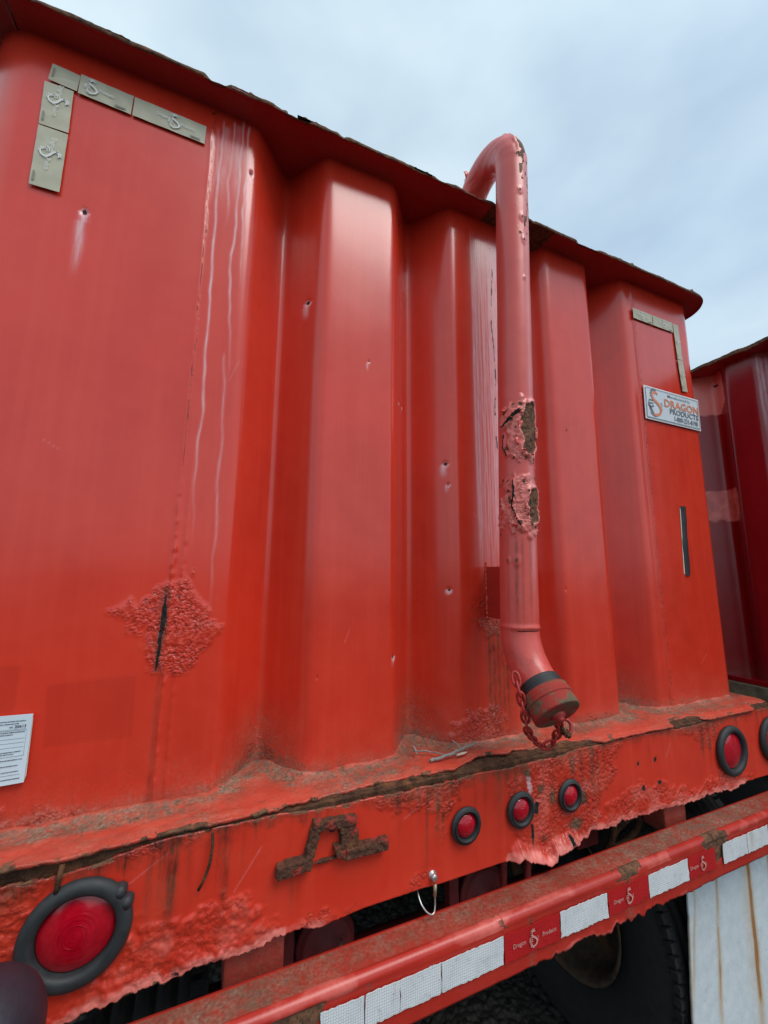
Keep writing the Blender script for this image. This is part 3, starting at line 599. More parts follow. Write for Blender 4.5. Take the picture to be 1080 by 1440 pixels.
for k in range(9):
    ax = random.uniform(-.3, 2.0); az = random.uniform(Z(-.68), Z(-.5)); ln = random.uniform(.03, .13); an = random.gauss(.8, .5)
    d, t = line_d(BXX, BZ, [(ax, az), (ax + ln * math.sin(an), az + ln * math.cos(an))]); bc = np.maximum(bc, .14 * ss(.0022, .0006, d))
BY = YB - boff
beam = mesh_np('rear_beam', np.stack([BXX, BY, BZ], -1).reshape(-1, 3), grid_f(*BXX.shape)[:, ::-1].copy(), M['beam'], TANK, True, dict(dirt=np.clip(bd, 0, 1), rust=br, hole_shade=bh, pale=bp, chalk=bc, repaint=bs, blister=bbl, stain=np.clip(bst, 0, 1)))
m_ = beam.modifiers.new('thick', 'SOLIDIFY'); m_.thickness = .006; m_.offset = -1
MB().box((BX0, .915, Z(-.66)), (BX1, 1.16, Z(-.50))).build('beam_core', M['black'], TANK)

# ------------------------------------------------------------------ lights in the beam
def lens_mesh(r, rings):
    pr = []
    for i in range(37):
        q = i / 36; h = .011 * (1 - q ** 2.4) + (.00016 * math.cos(q * math.pi * 2 * rings) if q < .62 else 0); pr.append((max(r * q, .0004), h))
    pr.append((r, -.014)); return MB().lathe(pr, (0, 0, 0), (0, -1, 0), 56)
def grommet_mesh(ro, ri, h, tab=False):
    pr = [(ro - .004, -.004), (ro, .003), (ro - .001, h * .55), (ro - .006, h * .9), (ro - .012, h), (ri + .007, h * .98), (ri + .002, h * .85), (ri, h * .5), (ri - .001, -.008)]
    m = MB().lathe(pr, (0, 0, 0), (0, -1, 0), 64)
    return m
def tail_light(name, c, ro, ri, h, rings, tabs=None):
    g = grommet_mesh(ro, ri, h)
    if tabs is not None:                # clip ear on the rubber ring
        for da in (-.16, .13):
            a = tabs + da; g.lathe([(.0005, h + .0005), (.008, h - .001), (.011, h * .5), (.011, -.002)], (math.cos(a) * (ro - .006), 0, math.sin(a) * (ro - .006)), (0, -1, 0), 18)
    go_ = g.build(name, M['rubber'], TANK, True, 0, Vector(c)); go_.rotation_euler = (0, random.uniform(-.2, .2) if tabs is None else 0, 0)
    ln = lens_mesh(ri - .002, rings); lo = ln.build('lens', M['lens'], go_, True); lo.location = (0, -.0015, 0)
    MB().lathe([(ri * .27, .0095), (ri * .29, .0112), (ri * .31, .0098)], (0, 0, 0), (0, -1, 0), 40).build('lens_ring', M['lens'], lo, True)
    return go_
YL = YB - .004
p = W(108, 1310, YL); tail_light('stop_light', (p[0], YL, p[2]), .081, .0565, .016, 9, RAD(32))
for a, b in ((1028, 1055), (1086, 1039)):
    p = W(a, b, YL); tail_light('stop_light', (p[0], YL, p[2]), .081, .0585, .014, 7)
for a, b, r in ((655, 1160, .0415), (732, 1138, .0435), (801, 1118, .0415)):
    p = W(a, b, YL); tail_light('marker_light', (p[0], YL, p[2]), r, .0292, .010, 5)
# ------------------------------------------------------------------ rusty latch plate
def bar(pts, wd, y0, y1, mb):
    for (a, b), (c, d) in zip(pts[:-1], pts[1:]):
        A = W(a, b, YB); C = W(c, d, YB); e = Vector((C[0] - A[0], C[2] - A[2])); q = Vector((-e.y, e.x)).normalized() * wd / 2; u = e.normalized() * wd * .3
        mb.prism([(A[0] - u.x + q.x, A[2] - u.y + q.y), (C[0] + u.x + q.x, C[2] + u.y + q.y), (C[0] + u.x - q.x, C[2] + u.y - q.y), (A[0] - u.x - q.x, A[2] - u.y - q.y)], y0 + random.uniform(0, .001), y1)
mb = MB(); bar([(393, 1221), (431, 1208)], .024, YB - .020, YB + .004, mb); bar([(431, 1209), (444, 1158)], .019, YB - .017, YB + .004, mb); bar([(443, 1157), (495, 1149)], .017, YB - .019, YB + .004, mb)
lk = mb.build('latch_plate', M['rust_bar'], TANK)
mb = MB(); mb.prism([(W(a, b, YB)[0], W(a, b, YB)[2]) for a, b in ((474, 1152), (497, 1146), (503, 1180), (508, 1190), (500, 1198), (480, 1203), (471, 1200), (468, 1186), (478, 1182))][::-1], YB - .017, YB + .004)
mb.build('latch_tab', M['rust_bar'], lk); mb = MB(); bar([(488, 1194), (538, 1181)], .021, YB - .021, YB + .004, mb); mb.build('latch_foot', M['rust_bar'], lk)
mb = MB(); bar([(430, 1215), (475, 1202)], .004, YB - .009, YB + .003, mb); mb.build('latch_rod', M['rust_bar'], lk)
for o in [lk] + list(lk.children):
    md = o.modifiers.new('grain', 'REMESH'); md.mode = 'VOXEL'; md.voxel_size = .0017; md.use_smooth_shade = True
    sm_ = o.modifiers.new('soft', 'SMOOTH'); sm_.iterations = 3; sm_.factor = .5
    for ns, st_r in ((.011, .006), (.0045, .0045)):
        tx_ = bpy.data.textures.new('pits', 'CLOUDS'); tx_.noise_scale = ns; tx_.noise_depth = 3; d_ = o.modifiers.new('pits', 'DISPLACE'); d_.texture = tx_; d_.strength = st_r; d_.mid_level = .5; d_.texture_coords = 'GLOBAL'
p = W(467, 1165, YB); MB().lathe([(.0004, .0012), (.006, .0012), (.007, .0)], (p[0], YB - .001, p[2]), (0, -1, 0), 20).build('latch_hole', M['black'], lk)

# ------------------------------------------------------------------ bumper
YF, YK = .822, .905; ZBT, ZBB = Z(-.755), Z(-.868); r = .014
prof = []
prof += [(YK - .0, ZBB + .004 + t * (ZBT - ZBB - .018)) for t in np.linspace(0, 1, 6)]
prof += [(YK - .01 + .01 * math.cos(a), ZBT - .01 + .01 * math.sin(a)) for a in np.linspace(.2, math.pi / 2, 4)]
prof += [(y, ZBT) for y in np.linspace(YK - .014, YF + r + .002, 16)]
prof += [(YF + r + r * math.cos(a), ZBT - r + r * math.sin(a)) for a in np.linspace(math.pi / 2, math.pi, 8)]
prof += [(YF, z) for z in np.linspace(ZBT - r - .003, ZBB, 26)]
prof += [(YF + .006, ZBB + .0), (YF + .006, ZBB + .02)]
pr = np.array(prof); xs2 = np.arange(-.55, 2.1, .004)
PX, PI_ = np.meshgrid(xs2, np.arange(len(pr)), indexing='xy'); PY = np.broadcast_to(pr[:, :1], PX.shape).copy(); PZ = np.broadcast_to(pr[:, 1:], PX.shape).copy()
cum = np.concatenate([[0], np.cumsum(np.linalg.norm(np.diff(pr, axis=0), axis=1))]); S = np.broadcast_to(cum[:, None], PX.shape)
kk = np.broadcast_to(np.arange(len(pr))[:, None], PX.shape); top = (kk >= 10) & (kk < 26); frontf = kk >= 34; edge = (kk >= 25) & (kk < 35)
botn = ss(ZBB + .02, ZBB, PZ) * frontf
eat = np.interp(xs2, [-.6, .55, .70, .78, .98, 1.1, 1.35, 1.5, 2.2], [.0, .0, .15, .9, 1, .8, .3, .1, .0])
PZ += botn * ((fbm(PX * 50, PX * 0, 131, 4) - .35) * .030 * eat[None])
PY -= frontf * (fbm(PX * 4, PZ * 6, 133, 2) - .5) * .004; PZ += top * ((fbm(PX * 5, PY * 12, 135, 3) - .5) * .003)
PY -= frontf * botn * eat[None] * .006 * (fbm(PX * 60, PZ * 60, 136, 3) - .3)
brust = np.zeros(PX.shape); bdirt = .22 * top * ss(ZBT - .5, ZBT, PZ) + .32 * top * ss(YF + .012, YF + .045, PY) * (.5 + .8 * fbm(PX * 3, PY * 8, 140, 3)) + .30 * top * fbm(PX * 5, PY * 20, 137, 5) + .75 * top * ss(.33, .62, fbm(PX * 2.2 + 3, PY * 6, 139, 4)) * .7; bpale = .38 * edge * ss(.35, .6, fbm(PX * 12, S * 30, 141, 3)) + botn * eat[None] * .4
wb = fbm(PX * 50, S * 50, 143, 3) - .5
fz = PZ
for poly in ([(100, 1480), (200, 1436), (330, 1412), (415, 1402), (462, 1394), (455, 1420), (440, 1450), (300, 1500)],):
    d = sdf(PX, fz, XZ(poly, YF)) + wb * .02; brust = np.maximum(brust, frontf * ss(-.006, .006, d))
for poly in ([(985, 1186), (1022, 1164), (1024, 1185), (1018, 1202), (1008, 1212), (1000, 1200)],):
    d = sdf(PX, fz, XZ(poly, YF)) + wb * .012; brust = np.maximum(brust, (kk >= 29) * ss(-.004, .004, d))
for x0, x1, st in ((.99, 1.10, .75), (1.36, 1.45, .95), (.62, .65, .5), (1.8, 1.83, .5)):
    brust = np.maximum(brust, edge * st * ss(x0 - .01, x0 + .01, PX + wb * .03) * ss(x1 + .01, x1 - .01, PX + wb * .03) * (fbm(PX * 20, S * 50, 145, 3) > .42))
for a, b, wd in ((882, 1238, .010), (747, 1310, .006), (520, 1380, .004)):
    p = W(a, b, YF); brust = np.maximum(brust, frontf * .62 * np.exp(-((PX - p[0] + wb * .01) / wd) ** 2) * (PZ > ZBB + .03)); bdirt += frontf * .4 * np.exp(-((PX - p[0]) / (wd * 1.5)) ** 2)
PY += frontf * (brust > .6) * .0015
bump = mesh_np('bumper', np.stack([PX, PY, PZ], -1).reshape(-1, 3), grid_f(*PX.shape), M['bumper'], TANK, True, dict(dirt=np.clip(bdirt, 0, 1), rust=brust, pale=bpale))
# reflective tape: each piece a strip of its own
def strip_x(name, mat, X0, X1, **k):
    n = max(4, int((X1 - X0) / .006)); v = []; yy = YF - .0036
    for i in range(n + 1):
        x = X0 + (X1 - X0) * i / n; e = (random.random() - .5) * .0025
        for j in range(7):
            t = j / 6; v.append((x + ((random.random() - .5) * .003 if i in (0, n) else 0), yy + .0005 * math.sin(x * 60 + t * 3), Z(-.783 - .053 * t) + (e if j in (0, 6) else 0)))
    o = mesh_np(name, v, grid_f(n + 1, 7), mat, bump, False); m = o.modifiers.new('t', 'SOLIDIFY'); m.thickness = .001; m.offset = -1; return o
cuts = [(450, 1425, 'w'), (513, 1397, 'w'), (562, 1378, 'w'), (620, 1356, 'w'), (707, 1320, 'r'), (786, 1287, 'w'), (853, 1262, 'r'), (910, 1238, 'w'), (966, 1213, 'r'), (1004, 1198, None), (1014, 1190, 'w'), (1048, 1175, 'w'), (1078, 1162, 'r'), (1130, 1140, None)]
STR = []
for (a, b, k), (c, d, _) in zip(cuts[:-1], cuts[1:]):
    if k: STR.append((strip_x('reflective_tape', M['white_tape' if k == 'w' else 'red_tape'], W(a, b, YF)[0] + .0012, W(c, d, YF)[0] - .0012), W(a, b, YF)[0], W(c, d, YF)[0], k))
for o_, xa, xb_, kd in STR:
    if kd != 'r' or xb_ > 1.9: continue
    F = Flat(); dragon(F, xa + (xb_ - xa) * .5, Z(-.809), .034); F.text('Dragon', xa + (xb_ - xa) * .5 - .060, Z(-.812), .009, .036)
    if xb_ - xa > .16: F.text('Products', xa + (xb_ - xa) * .5 + .024, Z(-.812), .009, .042)
    F.put('tape_print', M['worn_ink'], lambda u, v: (u, YF - .0066, v), o_)
# hangers between beam and bumper
for (a, b, c, d) in ((312, 1370, 394, 1350), (918, 1150, 947, 1140)):
    A = W(a, b, .965); C = W(c, d, .965)
    MB().box((A[0], .925, Z(-.80)), (C[0], 1.0, Z(-.60))).build('bumper_hanger', M['hanger'], TANK, False, .004)
# ------------------------------------------------------------------ pipe
PR = .049; PYC = .857
def pc(a, b): q = W(a, b, PYC); return q
A0 = pc(719.5, 280); A1 = pc(730.5, 880)
lean = (A1[0] - A0[0]) / (A1[2] - A0[2])
ztop = Z(1.312); zlow = Z(-.135); xat = lambda z: A1[0] + lean * (z - A1[2])
RB = .122; path = []
inner = []
for z in np.arange(Z(1.0), ztop, .006): inner.append((xat(ztop), PYC + 2 * RB, z))
for a in np.linspace(0, math.pi, 56): inner.append((xat(ztop), PYC + RB + RB * math.cos(a), ztop + RB * math.sin(a)))
path += inner
path += [(xat(z), PYC, z) for z in np.arange(ztop - .004, zlow, -.004)]
RE = .17; xe = xat(zlow)
el = [(xe, PYC - RE + RE * math.cos(a), zlow - RE * math.sin(a)) for a in np.linspace(0, RAD(46), 34)]
path += el
edir = np.array([0, -math.sin(RAD(46)), -math.cos(RAD(46))]); eend = np.array(el[-1])
path += [tuple(eend + edir * t) for t in np.linspace(.003, .02, 6)]
P = np.array(path, float); K = 108
V, F = sweep(P, PR, K, start=(1., 0, 0)); V = V.reshape(len(P), K, 3)
ctr = P[:, None, :]; nr = (V - ctr) / PR
face = np.array([-.665, -.747, 0]); face /= np.linalg.norm(face); rightv = np.array([.747, -.665, 0])
TH = np.arctan2((nr * rightv).sum(-1), (nr * face).sum(-1))         # angle round the pipe, 0 towards the photographer's side
SZ = V[..., 2].copy(); s_len = np.concatenate([[0], np.cumsum(np.linalg.norm(np.diff(P, axis=0), axis=1))])[:, None] + 0 * TH
onleg = (np.arange(len(P))[:, None] >= len(inner)) + 0 * TH
U = TH * PR                                                             # metres round the pipe
pw = fbm(U * 70 + 50, SZ * 70, 151, 4) - .5
poff = (fbm(U * 9 + 9, SZ * 7, 153, 3) - .5) * .0016; pr_ = np.zeros(TH.shape); pd = np.zeros(TH.shape); pp = np.zeros(TH.shape) + .10; pch = np.zeros(TH.shape); ph = np.zeros(TH.shape); pbl = np.zeros(TH.shape); pst = np.zeros(TH.shape)
def pz(b): return W(727, b, PYC - .03)[2]
def pu(a, b):                                                           # position across the pipe -> metres round it
    cx = 719.5 + (b - 280) * .0184; hw = 22.5 + (b - 280) * .0062; return math.asin(max(-.98, min(.98, (a - cx) / hw))) * PR
def ppoly(pts): return [(pu(a, b), pz(b)) for a, b in pts]
leg = onleg > 0
# rough blistered coat round the bare patches
for poly, amp in (([(703, 590), (709, 574), (714, 560), (722, 566), (730, 551), (738, 562), (747, 552), (756, 566), (768, 560), (768, 655), (756, 648), (748, 664), (740, 650), (726, 656), (716, 644), (708, 632), (712, 615), (704, 610)], .0065), ([(706, 690), (712, 676), (719, 682), (724, 668), (736, 674), (742, 662), (752, 672), (768, 662), (768, 745), (754, 740), (746, 756), (736, 742), (722, 756), (714, 738), (704, 742), (708, 715)], .006)):
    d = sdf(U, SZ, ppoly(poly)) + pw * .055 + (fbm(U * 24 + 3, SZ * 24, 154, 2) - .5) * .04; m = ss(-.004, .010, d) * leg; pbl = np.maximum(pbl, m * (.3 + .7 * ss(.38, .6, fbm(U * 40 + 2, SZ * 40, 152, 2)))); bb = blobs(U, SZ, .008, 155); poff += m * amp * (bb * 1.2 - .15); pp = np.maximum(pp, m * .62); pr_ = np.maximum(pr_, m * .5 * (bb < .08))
for poly in ([(737, 572), (744, 567), (760, 566), (757, 600), (752, 628), (746, 642), (741, 640), (734, 636), (737, 620), (731, 604), (729, 596), (735, 586)], [(744, 690), (750, 685), (762, 685), (762, 732), (745, 736), (740, 712)]):
    q = ppoly(poly); d = sdf(U, SZ, q) + pw * .006; m = ss(-.001, .001, d) * leg; pr_ = np.maximum(pr_, m * 1.2)
    lift = ss(-.016, -.001, d) * (1 - m) * leg; poff += lift * .0062 * (.2 + 1.1 * fbm(U * 40 + 5, SZ * 40, 157, 3)); poff -= m * .0016; pp = np.maximum(pp, lift * .75)
for k in range(60):
    cu_, cz_ = random.uniform(-.06, .075), pz(random.choice((random.uniform(556, 650), random.uniform(668, 752)))); e = np.hypot(U - cu_, (SZ - cz_) * .8) + pw * .012; r9 = random.uniform(.002, .0055); pr_ = np.maximum(pr_, .9 * ss(r9, r9 * .6, e) * leg)
for pts, wd in (([(712, 598), (722, 588), (729, 582), (728, 580)], .0035), ([(706, 600), (713, 598), (722, 584), (730, 579)], .0022), ([(722, 676), (723, 695), (721, 712), (727, 730), (733, 742)], .002), ([(740, 690), (743, 705), (741, 722)], .0015), ([(710, 610), (709, 628), (714, 640)], .0018), ([(707, 700), (709, 715)], .0015)):
    d, t = line_d(U, SZ, ppoly(pts)); ph = np.maximum(ph, ss(wd * 1.2, wd * .6, d + pw * .003) * leg); poff += .004 * ss(wd * 4, wd * 1.3, d) * leg
# pitted column on the right flank, bare crown
for a, b, rr2 in ((731, 275, .004), (734, 312, .0045), (736, 342, .004), (737, 395, .002), (716, 787, .0025), (727, 788, .0045)):
    e = np.hypot(U - pu(a, b), (SZ - pz(b)) * .6) + pw * .004; pr_ = np.maximum(pr_, 1.1 * ss(rr2, rr2 * .6, e) * leg); poff += .002 * ss(rr2 * 3, rr2 * 1.1, e) * leg
flank = ss(.90, 1.25, TH + pw * .9 - .25) * ss(2.3, 1.7, TH) * leg * ss(Z(.95), Z(1.15), SZ); pr_ = np.maximum(pr_, flank)
cd_ = (nr * np.array([.46, -.77, .44])).sum(-1); crown = ss(.74, .80, cd_ + pw * .36) * ss(ztop - .004, ztop + .014, SZ + pw * .06) * ss(PYC + RB * 1.55, PYC + RB * 1.2, V[..., 1]); pr_ = np.maximum(pr_, crown * 1.1)
poff += .004 * ss(.56, .74, cd_ + pw * .36) * (1 - ss(.74, .80, cd_ + pw * .36)) * ss(ztop - .02, ztop + .02, SZ); poff -= crown * .001
pit_ = (fbm(U * 75 + 11, SZ * 48, 158, 3) > .63) * ss(.15, .45, TH) * ss(1.25, .95, TH) * leg * ss(Z(.93), Z(1.05), SZ); pr_ = np.maximum(pr_, pit_ * .8)
pp = np.maximum(pp, .5 * ss(Z(1.0), Z(1.2), SZ) * ss(-.2, .8, TH)); pch = np.maximum(pch, .45 * np.exp(-((TH - .95) / .22) ** 2) * leg * ss(Z(-.1), Z(.1), SZ) * (.3 + fbm(SZ * 9, U * 60, 159, 3)))
wrk = ss(Z(1.27), Z(1.34), SZ) * (nr[..., 0] < .8); poff += wrk * .003 * (fbm(U * 40, SZ * 110, 161, 3) - .4); pp = np.maximum(pp, wrk * .5 * fbm(U * 30, SZ * 30, 163, 3))
# runs below the peeling, weld bead above the elbow, scuffs on the elbow
for a, wd, st in ((727, .004, .8), (735, .003, .5), (745, .004, .45), (716, .003, .3)):
    pst += leg * st * np.exp(-((U - pu(a, 800)) / wd) ** 2) * ss(pz(750), pz(765), SZ) * ss(pz(905), pz(820), SZ)
bead = np.exp(-((SZ - zlow - .002 + .004 * (fbm(U * 30, U * 0, 165, 2) - .5)) / .0045) ** 2) * leg; poff += bead * .0035 * (.5 + fbm(U * 90, SZ * 90, 167, 2)); ph = np.maximum(ph, .75 * np.exp(-((SZ - zlow + .006) / .0022) ** 2) * leg * (fbm(U * 40, U * 0, 168, 3) > .52))
elb = ss(zlow - .03, zlow - .08, SZ) * leg; pst += elb * .3 * (fbm(U * 30, SZ * 30, 169, 4) > .5); poff += elb * .0012 * (fbm(U * 60, SZ * 60, 171, 2) - .5)
V = ctr + nr * (PR + poff)[..., None]
PIPE = mesh_np('vent_pipe', V.reshape(-1, 3), F, M['pipe'], TANK, True, dict(rust=pr_, dirt=np.clip(pd, 0, 1), pale=pp, chalk=np.clip(pch, 0, 1), hole_shade=ph, blister=pbl, stain=np.clip(pst, 0, 1)))
# curled paint flakes on the crown and round the patches
def flake(c, n, t, w_, l_, curl):
    n = Vector(n).normalized(); t = Vector(t).normalized(); b = n.cross(t); v = []
    for i in range(6):
        q = i / 5
        for j in range(4):
            s_ = (j / 3 - .5) * w_ * (1 - .5 * q + .25 * random.random()); v.append(tuple(Vector(c) + t * (l_ * math.sin(q * curl) / curl) + n * (l_ * (1 - math.cos(q * curl)) / curl + .001) + b * s_))
    o = mesh_np('paint_flake', v, grid_f(6, 4), M['pipe'], PIPE, True); m = o.modifiers.new('t', 'SOLIDIFY'); m.thickness = .0012
cz = ztop
for ang, side, sc, cu in ((70, -.3, 1.0, 1.2), (62, -.6, 1.2, 1.5), (80, -.1, .8, 1.0), (55, -.8, 1.0, 1.3), (95, .1, .6, 1.1), (118, .2, .6, 1.3)):
    a = RAD(ang); dv = np.array([side, math.cos(a), math.sin(a)]); dv /= np.linalg.norm(dv)
    c0 = np.array([xat(ztop), PYC + RB + RB * math.cos(a), ztop + RB * math.sin(a)]) + dv * PR
    flake(c0, dv, (random.uniform(-.4, .4), -math.sin(a), math.cos(a)), .020 * sc, .026 * sc, cu)
for a, b, dx, dz, w_, l_, cu in ((733, 600, -1, .3, .020, .018, 1.5), (730, 622, -1, -.2, .022, .020, 1.7), (722, 584, -.6, -.8, .022, .016, 1.3), (736, 640, -.2, 1, .016, .016, 1.3), (744, 645, .2, 1, .014, .014, 1.2), (752, 610, 1, 0, .03, .010, 1.2), (740, 712, -1, 0, .022, .012, 1.3), (724, 742, .3, 1, .016, .014, 1.6), (712, 574, -.4, -.8, .016, .012, 1.2)):
    th = pu(a, b) / PR; nv = face * math.cos(th) + rightv * math.sin(th); tv = -face * math.sin(th) + rightv * math.cos(th); zc = pz(b)
    c0 = np.array([xat(zc), PYC, zc]) + nv * (PR + .002); flake(c0, nv, tuple(-tv * -dx + np.array([0, 0, dz])), w_, l_, cu)
# coupling, gasket, cap
cend = eend + edir * .018
def lathe_at(name, prof, mat, parent, k=64):
    return MB().lathe(prof, tuple(cend), tuple(edir), k).build(name, mat, parent, True)
lathe_at('gasket', [(.045, -.012), (.051, -.010), (.0525, -.006), (.0505, -.003), (.053, .0), (.0535, .004), (.051, .006), (.054, .009), (.0545, .014), (.052, .016), (.045, .017)], M['rubber'], PIPE)
CAP = lathe_at('pipe_cap', [(.045, .0135), (.0555, .0145), (.0575, .017), (.0575, .022), (.0585, .027), (.0585, .031), (.0575, .033), (.0575, .066), (.0568, .069), (.054, .070), (.030, .0695), (.0004, .0705)], M['rust_pipe'], PIPE)
lathe_at('cap_band', [(.0576, .0325), (.0600, .0335), (.0603, .037), (.0600, .040), (.0577, .041)], M['rust_pipe'], CAP)
lathe_at('cap_boss', [(.0004, .086), (.007, .0855), (.009, .083), (.0095, .078), (.016, .076), (.0165, .0695)], M['chain'], CAP, 24)
def torus_link(c, d, up_, l_, w_, r_):
    d = Vector(d).normalized(); u_ = Vector(up_); u_ = (u_ - d * u_.dot(d)).normalized(); pts = []
    for i in range(24):
        a = 2 * math.pi * i / 24; cx = math.copysign(abs(math.cos(a)) ** .8, math.cos(a)); pts.append(np.array(Vector(c) + d * (l_ / 2 * cx) + u_ * (w_ / 2 * math.sin(a))))
    P_ = np.array(pts + pts[:1]); V_, F_ = sweep(P_, r_, 8); V_ = V_[:-8]; n = len(V_); F_ = F_ % n
    return V_, F_
cp = [W(724, 948, .80), W(731, 975, .785), W(738, 1005, .785), W(742, 1030, .80), W(752, 1042, .83), W(763, 1052, .845), W(776, 1046, .835), W(785, 1030, .81), W(786, 1012, .78), W(782, 1003, .765)]
cpts = np.array(cp); seg = np.concatenate([[0], np.cumsum(np.linalg.norm(np.diff(cpts, axis=0), axis=1))]); nlk = max(8, int(seg[-1] / .021)); sp = np.linspace(0, seg[-1], nlk)
cl = np.stack([np.interp(sp, seg, cpts[:, i]) for i in range(3)], 1)
for i in range(nlk - 1):
    c = (cl[i] + cl[i + 1]) / 2; d = cl[i + 1] - cl[i]; upv = (.6, .8, .2) if i % 2 else (-.75, .6, .1)
    V_, F_ = torus_link(c, d, upv, np.linalg.norm(d) + .011, .017, .0033); mesh_np('chain_link', V_, F_, M['chain'], CAP, True)
q = W(795, 1022, .80); V_, F_ = torus_link(q, (.3, .2, 1), (1, -.3, 0), .034, .030, .0045); mesh_np('shackle', V_, F_, M['chain'], CAP, True)
b0 = W(788, 1022, .79); b1 = W(801, 1036, .785); MB().tube([b0, b0 + (b1 - b0) * .5, b1], .006, 10).build('shackle_bolt', M['rust'], CAP, True); MB().tube([b0 + (b1 - b0) * .55, b0 + (b1 - b0) * .8], .010, 6).build('shackle_nut', M['rust'], CAP)
# bracket from the wall to the pipe
q0 = W(684, 797, 1.0); q1 = W(684, 868, 1.0)
MB().box((q0[0] - .002, PYC + .02, q1[2]), (q0[0] + .006, 1.004, q0[2])).build('pipe_bracket', M['bumper'], TANK, False, .001)
MB().box((q0[0] + .0065, PYC + .012, q1[2] + .006), (q0[0] + .075, PYC + .020, q0[2] - .004)).build('pipe_strap', M['bumper'], TANK, False, .001)
v = []; zz = np.arange(q1[2] - .004, q0[2] + .012, .003)
wl = [(q0[0] - .003 + random.uniform(-.0012, .0012), .9985, z) for z in zz]; rr3 = [.0035 * random.uniform(.6, 1.3) for _ in zz]
V_, F_ = sweep(np.array(wl), np.array(rr3), 8); mesh_np('bracket_weld', V_, F_, M['wall'], TANK, True)

# ------------------------------------------------------------------ lettering, tape and signs on the end wall
def quad_map(p00, p10, p01, y):                                         # x along, z up, on plane y
    o = np.array([p00[0], p00[2]]); a = np.array([p10[0], p10[2]]) - o; b = np.array([p01[0], p01[2]]) - o; la = np.linalg.norm(a); lb = np.linalg.norm(b); a /= la; b /= lb
    return (lambda u, v, yy=y: (o[0] + a[0] * u + b[0] * v, yy, o[1] + a[1] * u + b[1] * v)), la, lb
YT = .9925
def tan_strip(pA, pB, wd, text_at, rot_text=False, cut=None):
    """pA -> pB: centre line ends (x, z); one printed length of tan tape."""
    a = Vector((pB[0] - pA[0], pB[1] - pA[1])); ln = a.length; a.normalize(); b = Vector((-a.y, a.x))
    fn = lambda u, v, y=YT: (pA[0] + a.x * u + b.x * v, y, pA[1] + a.y * u + b.y * v)
    v = []; n = 8
    for i in range(n + 1):
        for j in range(4): v.append(fn(ln * i / n, wd * (j / 3 - .5), YT - .0004 * math.sin(i * 2.1 + j)))
    o = mesh_np('reflective_tape', v, grid_f(n + 1, 4)[:, ::-1].copy(), M['tan_tape'], TANK, False); m = o.modifiers.new('t', 'SOLIDIFY'); m.thickness = .0007; m.offset = -1
    F = Flat(); g = Flat(); h = wd * .17; yy = lambda u, v: fn(u, v, YT - .0022)
    if text_at is not None:
        dragon(F, text_at, 0, wd * .72)
        if text_at > wd * .75: F.text('Dragon', text_at - wd * .78, wd * .02, h, wd * .48)
        if ln - text_at > wd * .8: F.text('Products', text_at + wd * .26, -h * .5, h, wd * .54)
    u0 = max(.004, ln - wd * .62); g.poly([(u0, -wd * .42), (u0 + wd * .42, -wd * .42), (u0 + wd * .42, -wd * .35), (u0, -wd * .35)])
    if cut: g.add(ribbon([(cut, -wd / 2), (cut, wd / 2)], .0022))
    if F.v: F.put('tape_print', M['white_ink'], yy, o)
    g.put('tape_mark', M['faint_ink'], yy, o); return o
def c2(a, b): q = W(a, b, YT); return (q[0], q[2])
# upper left corner: three lengths down, two along
tan_strip(c2(94, 98), c2(88, 119.5), .0545, None); tan_strip(c2(83.5, 121), c2(75.5, 180), .0545, .042); tan_strip(c2(75, 182), c2(62, 264), .0545, .066)
def along(x0, x1, z0, z1): return (x0, z0), (x1, z1)
A = W(112, 117, YT); B = W(186, 148, YT); C_ = W(289, 190, YT)
tan_strip((A[0], A[2]), (B[0], B[2]), .0545, .026); tan_strip((B[0] + .003, B[2]), (C_[0], C_[2]), .0545, .092)
zh = Z(1.092)
tan_strip((1.540, zh), (1.662, zh), .047, .06); tan_strip((1.665, zh), (1.799, zh), .047, .075)
tan_strip((1.820, zh + .021), (1.826, Z(.945)), .036, .085); tan_strip((1.826, Z(.942)), (1.835, Z(.797)), .036, .07)
# maker's sign
fn, la, lb = quad_map(W(908, 588, YT), W(985.5, 606.5, YT), W(904.5, 541, YT), YT)
ez = Flat().poly([(0, 0), (la, 0), (la, lb), (0, lb)]).put('maker_sign', M['sign_edge'], lambda u, v: fn(u, v, YT), TANK); m = ez.modifiers.new('t', 'SOLIDIFY'); m.thickness = .0015; m.offset = 0
Flat().poly([(.006, .006), (la - .006, .006), (la - .006, lb - .006), (.006, lb - .006)]).put('sign_field', M['sign_white'], lambda u, v: fn(u, v, YT - .002), ez)
g = Flat(); bo = .0085
g.add(ribbon([(bo, bo), (la - bo, bo)], .002)); g.add(ribbon([(bo, lb - bo), (la - bo, lb - bo)], .002)); g.add(ribbon([(bo, bo), (bo, lb - bo)], .002)); g.add(ribbon([(la - bo, bo), (la - bo, lb - bo)], .002))
g.text('Manufactured by', la * .40, lb * .80, lb * .085, la * .42); g.text('PRODUCTS', la * .42, lb * .31, lb * .165, la * .54); g.text('1-800-231-8198', la * .49, lb * .115, lb * .15, la * .45)
g.put('sign_lettering', M['grey_ink'], lambda u, v: fn(u, v, YT - .0034), ez)
Flat().text('DRAGON', la * .33, lb * .50, lb * .235, la * .64).put('sign_title', M['orange_ink'], lambda u, v: fn(u, v, YT - .0034), ez)
dragon(Flat(), la * .19, lb * .49, lb * .78, True, False).put('sign_emblem', M['orange_ink'], lambda u, v: fn(u, v, YT - .0036), ez)
dragon(Flat(), la * .18, lb * .50, lb * .78, False, True).put('emblem_outline', M['grey_ink'], lambda u, v: fn(u, v, YT - .0033), ez)['kind'] = 'stuff'
